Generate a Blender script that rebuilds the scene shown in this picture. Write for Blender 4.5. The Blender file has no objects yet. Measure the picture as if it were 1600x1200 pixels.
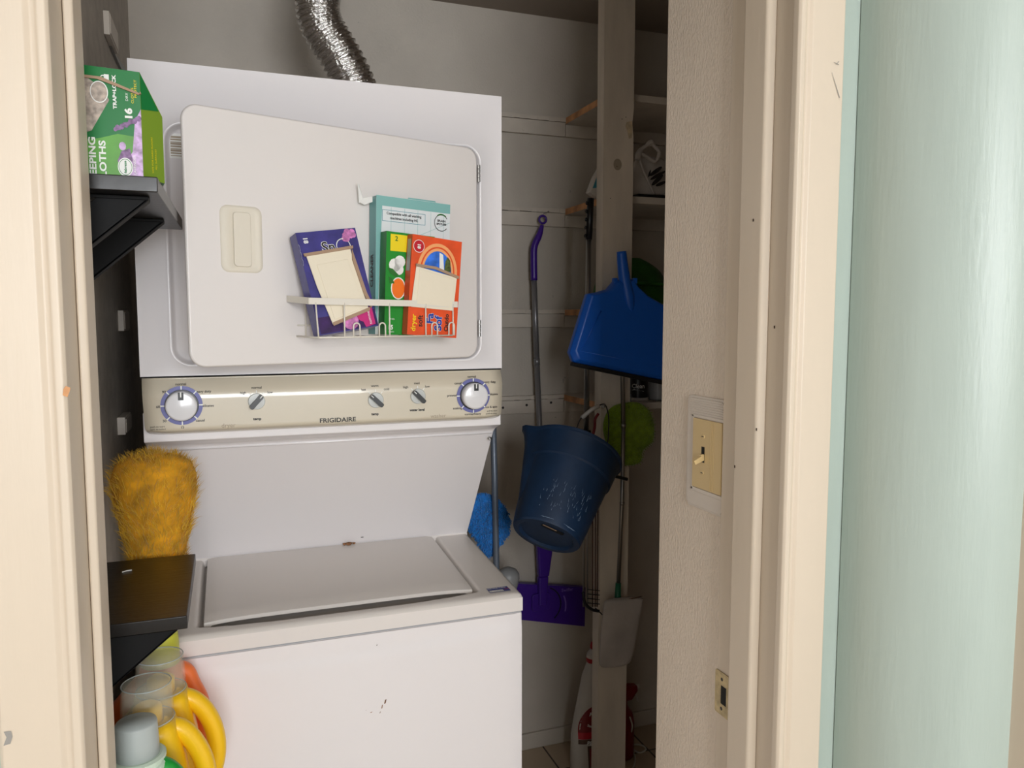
import bpy, bmesh, math, random
from mathutils import Vector, Matrix, noise
random.seed(7)
C = bpy.context.scene.collection
V = Vector
PI = math.pi

# ------------------------------------------------------------ camera
F = 1210.0
PITCH = math.atan(105 / 1210.0)
YAW = math.radians(20.1)
EYE = V((0, 0, 1.473))
FW = V((math.sin(YAW) * math.cos(PITCH), math.cos(YAW) * math.cos(PITCH), -math.sin(PITCH)))
RT = V((math.cos(YAW), -math.sin(YAW), 0))
UP = RT.cross(FW)
cam_data = bpy.data.cameras.new('camera')
cam_data.sensor_fit = 'HORIZONTAL'
cam_data.sensor_width = 36.0
cam_data.lens = 36.0 * F / 1600.0
cam_data.clip_start = 0.02
cam = bpy.data.objects.new('camera', cam_data)
C.objects.link(cam)
cam.matrix_world = Matrix((
    (RT.x, UP.x, -FW.x, EYE.x), (RT.y, UP.y, -FW.y, EYE.y),
    (RT.z, UP.z, -FW.z, EYE.z), (0, 0, 0, 1)))
bpy.context.scene.camera = cam

# ------------------------------------------------------------ world, lights, exposure
world = bpy.data.worlds.new('world')
bpy.context.scene.world = world
world.use_nodes = True
bg = world.node_tree.nodes['Background']
bg.inputs['Color'].default_value = (1.0, 0.975, 0.94, 1)
bg.inputs['Strength'].default_value = 1.0
vs = bpy.context.scene.view_settings
vs.view_transform = 'Standard'
vs.look = 'None'
vs.gamma = 1.0
vs.exposure = 0.0
vs.use_curve_mapping = False
WINDOW_STRENGTH = 18.0
cy = bpy.context.scene.cycles
cy.max_bounces = 8
cy.diffuse_bounces = 5
cy.transparent_max_bounces = 12
cy.use_denoising = True


def at(ax, c, u, v):
    d = FW + RT * ((u - 800) / F) - UP * ((v - 600) / F)
    i = 'XYZ'.index(ax)
    return EYE + d * ((c - EYE[i]) / d[i])


# ------------------------------------------------------------ materials
def lin(c):
    c = c / 255.0
    return c / 12.92 if c <= 0.04045 else ((c + 0.055) / 1.055) ** 2.4


def rgb(r, g, b):
    return (lin(r), lin(g), lin(b), 1)


MATS = {}


def mat(name, col, rough=0.5, metal=0.0, var=0.0, vscale=8.0, bump=0.0, bscale=60.0, stretch=None,
        alpha=1.0, trans=0.0, emit=0.0, coat=0.0, sheen=0.0, spec=0.5):
    m = bpy.data.materials.new(name)
    m.use_nodes = True
    nt = m.node_tree
    b = nt.nodes['Principled BSDF']
    b.inputs['Base Color'].default_value = rgb(*col)
    b.inputs['Roughness'].default_value = rough
    b.inputs['Metallic'].default_value = metal
    b.inputs['Alpha'].default_value = alpha
    b.inputs['Transmission Weight'].default_value = trans
    b.inputs['Coat Weight'].default_value = coat
    b.inputs['Coat Roughness'].default_value = 0.08
    b.inputs['Specular IOR Level'].default_value = spec
    if sheen:
        b.inputs['Sheen Weight'].default_value = sheen
    if emit:
        b.inputs['Emission Color'].default_value = rgb(*col)
        b.inputs['Emission Strength'].default_value = emit
    if var or bump:
        tc = nt.nodes.new('ShaderNodeTexCoord')
        mp = nt.nodes.new('ShaderNodeMapping')
        nt.links.new(tc.outputs['Object'], mp.inputs['Vector'])
        if stretch:
            mp.inputs['Scale'].default_value = stretch
    if var:
        n = nt.nodes.new('ShaderNodeTexNoise')
        n.inputs['Scale'].default_value = vscale
        n.inputs['Detail'].default_value = 5
        nt.links.new(mp.outputs[0], n.inputs['Vector'])
        r = nt.nodes.new('ShaderNodeValToRGB')
        lo = [max(0, x * (1 - var)) for x in col]
        hi = [min(255, x * (1 + var)) for x in col]
        r.color_ramp.elements[0].position = 0.3
        r.color_ramp.elements[1].position = 0.7
        r.color_ramp.elements[0].color = rgb(*lo)
        r.color_ramp.elements[1].color = rgb(*hi)
        nt.links.new(n.outputs['Fac'], r.inputs['Fac'])
        nt.links.new(r.outputs['Color'], b.inputs['Base Color'])
    if bump:
        n2 = nt.nodes.new('ShaderNodeTexNoise')
        n2.inputs['Scale'].default_value = bscale
        n2.inputs['Detail'].default_value = 4
        nt.links.new(mp.outputs[0], n2.inputs['Vector'])
        bp = nt.nodes.new('ShaderNodeBump')
        bp.inputs['Strength'].default_value = bump
        bp.inputs['Distance'].default_value = 0.002
        nt.links.new(n2.outputs['Fac'], bp.inputs['Height'])
        nt.links.new(bp.outputs['Normal'], b.inputs['Normal'])
    MATS[name] = m
    return m


M = dict(
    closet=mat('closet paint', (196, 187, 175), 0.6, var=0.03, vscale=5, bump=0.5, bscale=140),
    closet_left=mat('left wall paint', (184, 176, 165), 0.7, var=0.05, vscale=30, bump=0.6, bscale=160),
    switchwall=mat('textured wall paint', (230, 216, 199), 0.55, var=0.015, vscale=6, bump=1.0, bscale=260, stretch=(1, 1, .55)),
    mint=mat('mint wall paint', (178, 191, 182), 0.38, var=0.015, vscale=5, bump=0.22, bscale=28, stretch=(6, 6, 0.7)),
    trim=mat('cream trim enamel', (213, 198, 178), 0.42, var=0.012, vscale=4, bump=0.25, bscale=18, stretch=(3, 3, .4)),
    ceiling=mat('ceiling paint', (150, 138, 126), 0.8),
    hallfloor=mat('hall floor', (170, 150, 125), 0.5, var=0.08),
    wood=mat('painted wood', (204, 194, 181), 0.55, var=0.04, vscale=12, bump=0.5, bscale=50, stretch=(1, 1, 1)),
    post=mat('painted stud', (220, 208, 192), 0.55, var=0.05, vscale=9, bump=0.6, bscale=40, stretch=(2, 2, .5)),
    cut=mat('raw cut wood', (196, 142, 96), 0.7, var=0.14, vscale=25, bump=0.4, bscale=60),
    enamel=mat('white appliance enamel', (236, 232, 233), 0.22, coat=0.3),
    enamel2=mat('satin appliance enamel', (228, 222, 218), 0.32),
    enamel_shade=mat('washer top enamel with painted shade', (214, 208, 202), 0.3),  # white enamel darkened for top and lid: shade put into the colour
    ivory=mat('ivory panel plastic', (212, 202, 182), 0.3, coat=0.7),
    ivorymatte=mat('matte cream plastic', (224, 216, 200), 0.55),
    dark=mat('dark gap', (20, 19, 18), 0.8),
    grey=mat('grey plastic', (150, 150, 150), 0.4),
    seam=mat('gasket grey', (168, 168, 170), 0.35),
    blackplas=mat('black plastic', (18, 18, 19), 0.35),
    blackwood=mat('black painted board', (22, 19, 18), 0.33, var=0.15, vscale=10, bump=0.2, bscale=30, stretch=(1, 6, 1)),
    blackmetal=mat('black painted metal', (9, 9, 10), 0.65, spec=0.25),
    ringblue=mat('dial ring blue', (96, 98, 160), 0.4),
    knobwhite=mat('knob plastic', (225, 224, 226), 0.25, coat=0.3),
    knobgrey=mat('knob grey', (196, 198, 194), 0.3),
    ink=mat('black ink', (40, 36, 34), 0.5),
    inkgrey=mat('faded ink', (166, 152, 132), 0.6),
    white=mat('white print', (236, 236, 232), 0.5),
    foil=mat('crinkled foil', (232, 230, 228), 0.13, metal=1.0, bump=1.0, bscale=220),
    chrome=mat('brushed steel', (160, 158, 155), 0.3, metal=0.95),
    silver=mat('silver painted pole', (148, 147, 150), 0.35, metal=0.6),
    greypole=mat('grey blue pole', (108, 116, 128), 0.4, metal=0.3),
    purple=mat('purple plastic', (66, 28, 140), 0.32),
    purplehi=mat('purple print', (128, 100, 190), 0.4),
    bucket=mat('navy bucket plastic', (25, 48, 76), 0.42, var=0.10, vscale=14, bump=0.2, bscale=30),
    scuff=mat('scuffed plastic', (112, 132, 156), 0.6),
    dustblue=mat('blue dustpan plastic', (20, 96, 204), 0.36),
    rubber=mat('black rubber', (14, 14, 18), 0.6),
    lime=mat('lime microfibre', (122, 150, 18), 0.9, var=0.10, vscale=60, bump=1.0, bscale=180, sheen=0.3),
    mopblue=mat('blue chenille', (14, 120, 200), 0.9, var=0.12, vscale=80, sheen=0.3),
    yellow=mat('yellow duster fibre', (196, 152, 22), 0.75, var=0.15, vscale=30, sheen=0.4),
    yellowcore=mat('yellow duster core', (190, 134, 16), 0.9, var=0.2, vscale=40),
    jug=mat('yellow jug plastic', (246, 196, 24), 0.35),
    juggreen=mat('green jug plastic', (22, 150, 54), 0.35),
    jugorange=mat('orange jug plastic', (240, 120, 60), 0.4),
    capclear=mat('translucent cap', (222, 222, 205), 0.2, alpha=0.17, coat=0.3),
    capgrey=mat('frosted cap', (196, 204, 202), 0.4, alpha=0.7),
    caplime=mat('yellow green cap', (206, 206, 70), 0.4, alpha=0.9),
    collar=mat('pale green collar', (200, 218, 200), 0.4),
    redcap=mat('red plastic', (170, 20, 28), 0.35),
    bottlewhite=mat('white bottle plastic', (206, 200, 192), 0.4),
    labelred=mat('dark red label', (130, 22, 26), 0.45),
    labelbrown=mat('brown label', (96, 70, 56), 0.5),
    cord=mat('white cord', (206, 204, 194), 0.5),
    cloth=mat('greyish cloth', (178, 170, 164), 0.95, var=0.06, vscale=14, bump=0.8, bscale=70),
    bagwhite=mat('white bag plastic', (186, 178, 170), 0.4, var=0.05, vscale=20, bump=1.0, bscale=40),
    teal=mat('teal print', (60, 140, 160), 0.5),
    greenbag=mat('dark green bag plastic', (36, 92, 22), 0.45, var=0.2, vscale=14, bump=1.0, bscale=30),
    plate=mat('white wall plate', (218, 208, 196), 0.4),
    ivoryplate=mat('ivory switch plate', (216, 190, 138), 0.35),
    brass=mat('worn strike metal', (176, 158, 118), 0.35, metal=0.7, var=0.15, vscale=60),
    rust=mat('rust stain', (122, 84, 54), 0.8, var=0.3, vscale=120),
    wire=mat('white coated wire', (226, 220, 208), 0.35),
    sheet=mat('cream dryer sheets', (236, 226, 204), 0.9, bump=0.4, bscale=50),
    board=mat('torn cardboard', (170, 142, 118), 0.9),
    pxpurple=mat('purple carton', (62, 58, 128), 0.35, var=0.14, vscale=30),
    pxpurpledark=mat('deep purple carton', (54, 24, 84), 0.35, var=0.25, vscale=40),
    pxpink=mat('lilac flower print', (196, 120, 176), 0.4, var=0.2, vscale=120),
    pxmagenta=mat('magenta print', (196, 40, 120), 0.4),
    pxteal=mat('teal carton', (132, 186, 182), 0.4),
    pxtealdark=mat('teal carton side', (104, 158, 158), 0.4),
    pxpale=mat('pale carton', (226, 231, 232), 0.35),
    pxgreen=mat('green carton', (28, 140, 44), 0.35),
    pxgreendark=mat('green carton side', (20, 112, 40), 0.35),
    pxyellow=mat('yellow print', (240, 214, 30), 0.4),
    pxorange=mat('orange carton', (228, 84, 40), 0.35, var=0.05, vscale=30),
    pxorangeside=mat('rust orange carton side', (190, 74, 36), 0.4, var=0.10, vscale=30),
    pxpeach=mat('peach print', (246, 170, 110), 0.4),
    pxred=mat('red print', (190, 24, 44), 0.4),
    pxsky=mat('blue sky print', (50, 110, 210), 0.4, var=0.2, vscale=60),
    pxtree=mat('tree print', (70, 84, 40), 0.5, var=0.4, vscale=200),
    pxblue=mat('blue letters', (24, 60, 160), 0.4),
    pxleaf=mat('leaf print', (40, 110, 40), 0.4),
    pxfruit=mat('orange fruit print', (244, 120, 30), 0.4),
    swgreen=mat('sweeping box dark green', (22, 118, 58), 0.3),
    swlight=mat('sweeping box light green', (92, 160, 62), 0.35, var=0.08, vscale=30),
    swlime=mat('sweeping box lime', (120, 150, 44), 0.35),
    lavender=mat('lavender print', (190, 160, 200), 0.4, var=0.2, vscale=160),
    lavdark=mat('lavender sprig print', (120, 90, 130), 0.4, var=0.3, vscale=200),
    clothprint=mat('stack of cloths print', (170, 156, 144), 0.5, var=0.2, vscale=150),
    stickerblue=mat('sticker blue', (34, 52, 130), 0.35),
    chipdark=mat('chip in paint', (70, 52, 36), 0.9),
    smudge=mat('grey smudge', (150, 146, 140), 0.8),
    sky=mat('daylight pane', (246, 250, 255), 0.3, emit=WINDOW_STRENGTH),
)

# tiled floor
tile = bpy.data.materials.new('beige floor tile')
tile.use_nodes = True
nt = tile.node_tree
tc = nt.nodes.new('ShaderNodeTexCoord')
br = nt.nodes.new('ShaderNodeTexBrick')
br.offset = 0.0
br.inputs['Scale'].default_value = 1.0
br.inputs['Brick Width'].default_value = 0.33
br.inputs['Row Height'].default_value = 0.33
br.inputs['Mortar Size'].default_value = 0.003
br.inputs['Color1'].default_value = rgb(190, 170, 145)
br.inputs['Color2'].default_value = rgb(180, 160, 136)
br.inputs['Mortar'].default_value = rgb(70, 58, 48)
mp = nt.nodes.new('ShaderNodeMapping')
mp.inputs['Location'].default_value = (0.015, 0.10, 0)
nt.links.new(tc.outputs['Object'], mp.inputs['Vector'])
nt.links.new(mp.outputs[0], br.inputs['Vector'])
nt.links.new(br.outputs['Color'], nt.nodes['Principled BSDF'].inputs['Base Color'])
nt.nodes['Principled BSDF'].inputs['Roughness'].default_value = 0.4
M['tile'] = tile
M['peel'] = mat('peeled wood patch', (200, 182, 152), 0.7, var=0.12, vscale=60)


# ------------------------------------------------------------ mesh builder
def ident(p):
    return V(p)


def frame(o, ex, ey):
    """map of a flat local frame: x along ex, y along ey, z along ex x ey"""
    ex = V(ex).normalized()
    ey = V(ey)
    ey = (ey - ex * ey.dot(ex)).normalized()
    ez = ex.cross(ey)
    o = V(o)

    def f(p):
        z = p[2] if len(p) > 2 else 0.0
        return o + ex * p[0] + ey * p[1] + ez * z
    return f


def catmull(pts, n=8, closed=False):
    pts = [V(p) for p in pts]
    if len(pts) < 3:
        return pts
    out = []
    m = len(pts)
    segs = m if closed else m - 1
    for i in range(segs):
        if closed:
            p0, p1, p2, p3 = pts[(i - 1) % m], pts[i], pts[(i + 1) % m], pts[(i + 2) % m]
        else:
            p0 = pts[i - 1] if i > 0 else pts[0] * 2 - pts[1]
            p1, p2 = pts[i], pts[i + 1]
            p3 = pts[i + 2] if i + 2 < m else pts[-1] * 2 - pts[-2]
        for k in range(n):
            t = k / n
            out.append(0.5 * ((2 * p1) + (p2 - p0) * t + (2 * p0 - 5 * p1 + 4 * p2 - p3) * t * t
                              + (-p0 + 3 * p1 - 3 * p2 + p3) * t * t * t))
    if not closed:
        out.append(pts[-1])
    return out


ROOTS = {}


class MB:
    def __init__(self, *mats):
        self.v, self.f, self.mi, self.mats = [], [], [], list(mats)

    def m(self, name):
        if name is None:
            name = self.mats[0]
        if name not in self.mats:
            self.mats.append(name)
        return self.mats.index(name)

    def add(self, verts, faces, mt=None):
        k = len(self.v)
        mi = self.m(mt)
        self.v += [V(p) for p in verts]
        for f in faces:
            self.f.append([i + k for i in f])
            self.mi.append(mi)

    def box(self, lo, hi, mt=None, mp=ident):
        x0, y0, z0 = lo
        x1, y1, z1 = hi
        vs = [mp(p) for p in ((x0, y0, z0), (x1, y0, z0), (x1, y1, z0), (x0, y1, z0),
                              (x0, y0, z1), (x1, y0, z1), (x1, y1, z1), (x0, y1, z1))]
        self.add(vs, [(0, 3, 2, 1), (4, 5, 6, 7), (0, 1, 5, 4), (1, 2, 6, 5), (2, 3, 7, 6), (3, 0, 4, 7)], mt)

    def prism(self, poly, z0, z1, mt=None, mp=ident, cap0=True, cap1=True, side=None):
        n = len(poly)
        vs = [mp((p[0], p[1], z0)) for p in poly] + [mp((p[0], p[1], z1)) for p in poly]
        self.add(vs, ([tuple(reversed(range(n)))] if cap0 else []) + ([tuple(range(n, 2 * n))] if cap1 else []), mt)
        k = len(self.v) - 2 * n
        mi = self.m(side or mt)
        for i in range(n):
            j = (i + 1) % n
            self.f.append([k + i, k + j, k + n + j, k + n + i])
            self.mi.append(mi)

    def poly(self, pts, mt=None, mp=ident, z=0.0):
        self.add([mp((p[0], p[1], z)) for p in pts], [tuple(range(len(pts)))], mt)

    def rect(self, x0, y0, x1, y1, mt=None, mp=ident, z=0.0):
        self.poly([(x0, y0), (x1, y0), (x1, y1), (x0, y1)], mt, mp, z)

    def disc(self, cx, cy, r, mt=None, mp=ident, z=0.0, n=32, ry=None, a0=0, a1=2 * PI):
        ry = ry or r
        full = abs(a1 - a0 - 2 * PI) < 1e-6
        pts = [(cx + r * math.cos(a0 + (a1 - a0) * i / n), cy + ry * math.sin(a0 + (a1 - a0) * i / n))
               for i in range(n + (0 if full else 1))]
        self.poly(pts, mt, mp, z)

    def ring(self, cx, cy, r0, r1, mt=None, mp=ident, z=0.0, n=48, a0=0, a1=2 * PI):
        vs, fs = [], []
        for i in range(n + 1):
            a = a0 + (a1 - a0) * i / n
            vs += [mp((cx + r0 * math.cos(a), cy + r0 * math.sin(a), z)), mp((cx + r1 * math.cos(a), cy + r1 * math.sin(a), z))]
        for i in range(n):
            fs.append((2 * i, 2 * i + 1, 2 * i + 3, 2 * i + 2))
        self.add(vs, fs, mt)

    def tube(self, path, r, mt=None, n=12, closed=False, caps=True, ripple=None):
        path = [V(p) for p in path]
        L = len(path)
        rr = r if callable(r) else (lambda t: r)
        prev = None
        vs = []
        for i, p in enumerate(path):
            if closed:
                d = path[(i + 1) % L] - path[i - 1]
            else:
                d = path[min(i + 1, L - 1)] - path[max(i - 1, 0)]
            d.normalize()
            if prev is None:
                a = V((0, 0, 1)) if abs(d.z) < 0.9 else V((1, 0, 0))
                u = d.cross(a).normalized()
            else:
                u = (prev - d * prev.dot(d)).normalized()
            prev = u
            w = d.cross(u)
            for k in range(n):
                a = 2 * PI * k / n
                rad = rr(i / (L - 1))
                if ripple:
                    rad += ripple(i, a)
                vs.append(p + (u * math.cos(a) + w * math.sin(a)) * rad)
        fs = []
        for i in range(L if closed else L - 1):
            for k in range(n):
                a, b = i * n + k, i * n + (k + 1) % n
                c, d = ((i + 1) % L) * n + (k + 1) % n, ((i + 1) % L) * n + k
                fs.append((a, b, c, d))
        if caps and not closed:
            fs.append(tuple(reversed(range(n))))
            fs.append(tuple(range((L - 1) * n, L * n)))
        self.add(vs, fs, mt)

    def lathe(self, prof, mt=None, mp=ident, n=36, sx=1.0, sy=1.0, caps=True):
        """profile of (r, h) turned about local z through mp"""
        vs = []
        for r, h in prof:
            for k in range(n):
                a = 2 * PI * k / n
                vs.append(mp((r * math.cos(a) * sx, r * math.sin(a) * sy, h)))
        fs = []
        for i in range(len(prof) - 1):
            for k in range(n):
                fs.append((i * n + k, i * n + (k + 1) % n, (i + 1) * n + (k + 1) % n, (i + 1) * n + k))
        if caps:
            if prof[0][0] > 1e-5:
                fs.append(tuple(reversed(range(n))))
            if prof[-1][0] > 1e-5:
                fs.append(tuple(range((len(prof) - 1) * n, len(prof) * n)))
        self.add(vs, fs, mt)

    def text(self, s, x, y, size, mt, mp=ident, rot=0.0, z=0.0006, bold=0.0, align='CENTER', sx=1.0):
        cu = bpy.data.curves.new('t', 'FONT')
        cu.body = s
        cu.size = size
        cu.align_x = align
        cu.align_y = 'CENTER'
        cu.offset = bold
        cu.resolution_u = 3
        o = bpy.data.objects.new('t', cu)
        me = o.to_mesh()
        ca, sa = math.cos(rot), math.sin(rot)
        vs = []
        for q in me.vertices:
            px, py = q.co.x * sx, q.co.y
            vs.append(mp((x + px * ca - py * sa, y + px * sa + py * ca, z)))
        self.add(vs, [tuple(p.vertices) for p in me.polygons], mt)
        o.to_mesh_clear()
        bpy.data.objects.remove(o)
        bpy.data.curves.remove(cu)

    def build(self, name, parent=None, bevel=0.0, smooth=False, seg=2, sub=0, fixn=True, origin=None, label=None):
        me = bpy.data.meshes.new(name)
        inv = None
        root = parent
        while root is not None and root.name not in ROOTS and root.parent:
            root = root.parent
        if root is not None:
            inv = ROOTS[root.name].inverted()
        elif origin is not None:
            inv = Matrix.Translation(-V(origin))
        else:                                       # a thing of one mesh: its origin goes to its base
            xs = [p.x for p in self.v]; ys = [p.y for p in self.v]; zs = [p.z for p in self.v]
            origin = V(((min(xs) + max(xs)) / 2, (min(ys) + max(ys)) / 2, min(zs)))
            inv = Matrix.Translation(-origin)
        me.from_pydata([inv @ p for p in self.v], [], self.f)
        for nme in self.mats:
            me.materials.append(M[nme])
        for p, i in zip(me.polygons, self.mi):
            p.material_index = i
            p.use_smooth = smooth
        if fixn:
            bm = bmesh.new()
            bm.from_mesh(me)
            bmesh.ops.recalc_face_normals(bm, faces=bm.faces)
            bm.to_mesh(me)
            bm.free()
        me.update()
        o = bpy.data.objects.new(name, me)
        C.objects.link(o)
        if parent is not None:
            o.parent = parent
        else:
            o.location = origin
        if bevel:
            b = o.modifiers.new('bevel', 'BEVEL')
            b.width = bevel
            b.segments = seg
            b.limit_method = 'ANGLE'
            b.angle_limit = math.radians(35)
            for p in me.polygons:
                p.use_smooth = True
            w = o.modifiers.new('wn', 'WEIGHTED_NORMAL')
            w.keep_sharp = False
        if sub:
            s = o.modifiers.new('sub', 'SUBSURF')
            s.levels = sub
            s.render_levels = sub
        if label:
            o['label'] = label
        return o


def thing(name, label, cat, loc=(0, 0, 0), group=None):
    o = bpy.data.objects.new(name, None)
    o.empty_display_size = 0.05
    C.objects.link(o)
    o.location = loc
    ROOTS[o.name] = Matrix.Translation(V(loc))
    return tag(o, label, cat, group)


def tag(o, label, cat, group=None):
    o['label'] = label
    o['category'] = cat
    if group:
        o['group'] = group
    return o


def struct(o):
    o['kind'] = 'structure'
    return o


def rrect(x0, y0, x1, y1, r, n=6):
    pts = []
    for cx, cy_, a0 in ((x1 - r, y0 + r, -PI / 2), (x1 - r, y1 - r, 0), (x0 + r, y1 - r, PI / 2), (x0 + r, y0 + r, PI)):
        for i in range(n + 1):
            a = a0 + PI / 2 * i / n
            pts.append((cx + r * math.cos(a), cy_ + r * math.sin(a)))
    return pts


def simple(name, lo, hi, mt, bevel=0.0):
    mb = MB(mt)
    mb.box(lo, hi)
    return mb.build(name, bevel=bevel, origin=(0, 0, 0) if mt == 'tile' else None)


# ============================================================ the setting
CEIL = 2.425
BACK = 2.365
LEFT = -0.225
struct(simple('floor', (-0.4, 0.60, -0.05), (1.95, 2.5, 0.0), 'tile'))
struct(simple('floor_hall', (-2.4, -2.4, -0.05), (1.6, 0.60, 0.0), 'hallfloor'))
struct(simple('ceiling', (-0.4, 0.862, CEIL), (1.95, 2.5, CEIL + 0.05), 'ceiling'))
struct(simple('ceiling_hall', (-1.6, -2.3, CEIL + .02), (1.6, 0.862, CEIL + 0.07), 'ceiling'))  # unseen hall ceiling, added to keep light from above out
struct(simple('wall_back', (LEFT - 0.1, BACK, 0), (1.85, BACK + 0.1, CEIL), 'closet'))
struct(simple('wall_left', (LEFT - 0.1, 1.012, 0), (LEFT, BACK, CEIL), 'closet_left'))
struct(simple('wall_right', (1.75, 1.22, 0), (1.85, BACK, CEIL), 'closet'))
struct(simple('wall_switch', (0.733, 1.012, 0), (1.85, 1.218, CEIL), 'switchwall', bevel=0.004))
struct(simple('wall_front_right', (0.736, 0.869, 0), (1.85, 1.010, CEIL), 'mint'))
struct(simple('wall_front_left', (-2.4, 0.869, 0), (-0.17, 1.010, CEIL), 'mint'))
mb = MB('mint')
RB = .16
pl = [(.825, .867), (.825, .84)] + [(.825 + RB * (1 - math.cos(a)), .84 - RB * math.sin(a)) for a in [i * PI / 40 for i in range(1, 21)]]
pl += [(1.6, .84 - RB), (1.6, .867)]
mb.prism(pl, 0, CEIL)
wr = struct(mb.build('wall_hall_right', smooth=True))
ms = wr.modifiers.new('es', 'EDGE_SPLIT')
ms.split_angle = math.radians(30)
# casing of the next opening, cream, on the side wall of the hall
mb = MB('trim')
mb.box((0.9430, 0.655, 0), (1.005, 0.692, CEIL))
mb.box((1.005, 0.660, 0), (1.04, 0.679, CEIL))
struct(mb.build('trim_4', bevel=0.003))

# baseboard on the back wall
struct(simple('baseboard_back', (LEFT, BACK - 0.012, 0), (1.75, BACK - 0.0005, 0.056), 'closet', bevel=0.003))
struct(simple('baseboard_right', (1.738, 1.22, 0), (1.7495, BACK - 0.013, 0.056), 'closet', bevel=0.003))

# door frame: jambs, stops, casings (profiles in plan, run up the wall)
H = CEIL


def profile(name, polys, bevel=0.002, extra=None, seg=2):
    mb = MB('trim')
    for p in polys:
        mb.prism(p, 0.0, H)
    if extra:
        extra(mb)
    return struct(mb.build(name, bevel=bevel, seg=seg))


# right: jamb board
profile('door_1', [[(0.720, 0.867), (0.7355, 0.867), (0.7355, 1.0115), (0.720, 1.0115)]], 0.0015)
profile('trim_1', [[(0.7080, 0.9155), (0.7195, 0.9075), (0.7195, 0.967), (0.7080, 0.967)]], 0.004, seg=4)
CY = 0.852


def casing(sgn, xi, w):
    """casing profile from the inner edge xi outwards"""
    pts = [(0.0, 0.866), (0.0, CY + 0.004), (0.003, CY), (0.0095, CY), (0.012, CY + 0.003), (0.016, CY + 0.0035),
           (0.021, CY - 0.0005), (w - 0.004, CY - 0.0025), (w, CY + 0.002), (w, 0.866)]
    p = [(xi + sgn * a, b) for a, b in pts]
    return p if sgn > 0 else p[::-1]


profile('trim_2', [casing(1, 0.7115, 0.0745)], 0.0012)
# left
profile('door_2', [[(-0.168, 0.867), (-0.150, 0.867), (-0.150, 1.0115), (-0.168, 1.0115)]], 0.0015)
profile('trim_3', [[(-0.1495, 0.928), (-0.1400, 0.931), (-0.1395, 0.985), (-0.1495, 0.985)]], 0.003, seg=3)
profile('trim_5', [casing(-1, -0.1488, 0.0740)], 0.0012)

# chips and scratches: marks with a shape of their own, laid on the trim
mb = MB('chipdark')
c = at('Y', CY - 0.0008, 103, 611)
fm = frame(c, (1, 0, 0), (0, 0, 1))
mb.poly([(-.003, -.004), (.001, -.006), (.003, -.001), (.004, .003), (0, .005), (-.002, .002)], 'cut', fm)
c = at('Y', CY - 0.0031, 12, 1152)
fm = frame(c, (1, 0, 0), (0, 0, 1))
mb.poly([(-.004, -.008), (.002, -.007), (.004, 0), (.003, .006), (-.003, .006), (-.001, 0)], 'smudge', fm)
struct(mb.build('trim_marks_left', fixn=False))
mb = MB('smudge')
for a, b, w in (((1300, 113), (1312, 153), .0007), ((1303, 97), (1311, 101), .0006), ((1306, 101), (1311, 96), .0006)):
    p, q = at('Y', CY - 0.0031, *a), at('Y', CY - 0.0031, *b)
    d = (q - p).normalized().cross(V((0, 1, 0))) * w
    mb.add([p - d * .3, p + d * .3, q + d, q - d], [(0, 1, 2, 3)])
for u, v in ((1148, 729), (1182, 671), (1210, 511), (1177, 344)):
    X = 0.7194 if u > 1200 else 0.7074
    c = at('X', X, u, v)
    mb.box((c.x - .0002, c.y - .0012, c.z - .002), (c.x, c.y + .0012, c.z + .002), 'chipdark')
struct(mb.build('trim_marks_right', fixn=False))

# wall and window of the room behind the camera: the daylight comes in here
WX0, WX1, WZ0, WZ1, WY = -0.40, 0.86, 1.08, 2.30, -2.20
mb = MB('mint')
mb.box((-1.3, WY - .1, 0), (WX0, WY, 2.425))
mb.box((WX1, WY - .1, 0), (1.6, WY, 2.425))
mb.box((WX0, WY - .1, 0), (WX1, WY, WZ0))
mb.box((WX0, WY - .1, WZ1), (WX1, WY, 2.425))
struct(mb.build('wall_rear'))
mb = MB('trim')
for x in (WX0 - .03, (WX0 + WX1) / 2 - .02, WX1 - .03):
    mb.box((x, WY - .02, WZ0 - .03), (x + .05, WY + .02, WZ1 + .03))
for z in (WZ0 - .03, (WZ0 + WZ1) / 2 - .02, WZ1 - .02):
    mb.box((WX0 - .02, WY - .018, z), (WX1 + .02, WY + .018, z + .05))
win = struct(mb.build('window_1', bevel=0.003))
ROOTS[win.name] = Matrix.Translation(win.location)
mb = MB('sky')
mb.add([(WX0, WY - .03, WZ0), (WX1, WY - .03, WZ0), (WX1, WY - .03, WZ1), (WX0, WY - .03, WZ1)], [(0, 3, 2, 1)])
mb.build('pane', win, fixn=False)

# strike plate in the right jamb
st = thing('strike_plate', 'worn metal strike plate in the cream door jamb', 'strike plate', (0.7195, 0.99, 0.84))
mb = MB('brass')
fm = frame((0.7192, 1.000, 0.877), (0, -1, 0), (0, 0, 1))     # x towards the camera
mb.prism(rrect(-.0125, -.035, .030, .035, .003), 0.0, 0.0012, None, fm)
mb.build('plate', st)
mb = MB('dark')
mb.rect(.003, -.016, .017, .014, 'dark', fm, 0.0013)
mb.disc(.005, .024, .003, 'ink', fm, 0.0013, 12)
mb.disc(.005, -.024, .003, 'ink', fm, 0.0013, 12)
mb.build('latch_hole', st, fixn=False)

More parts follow.
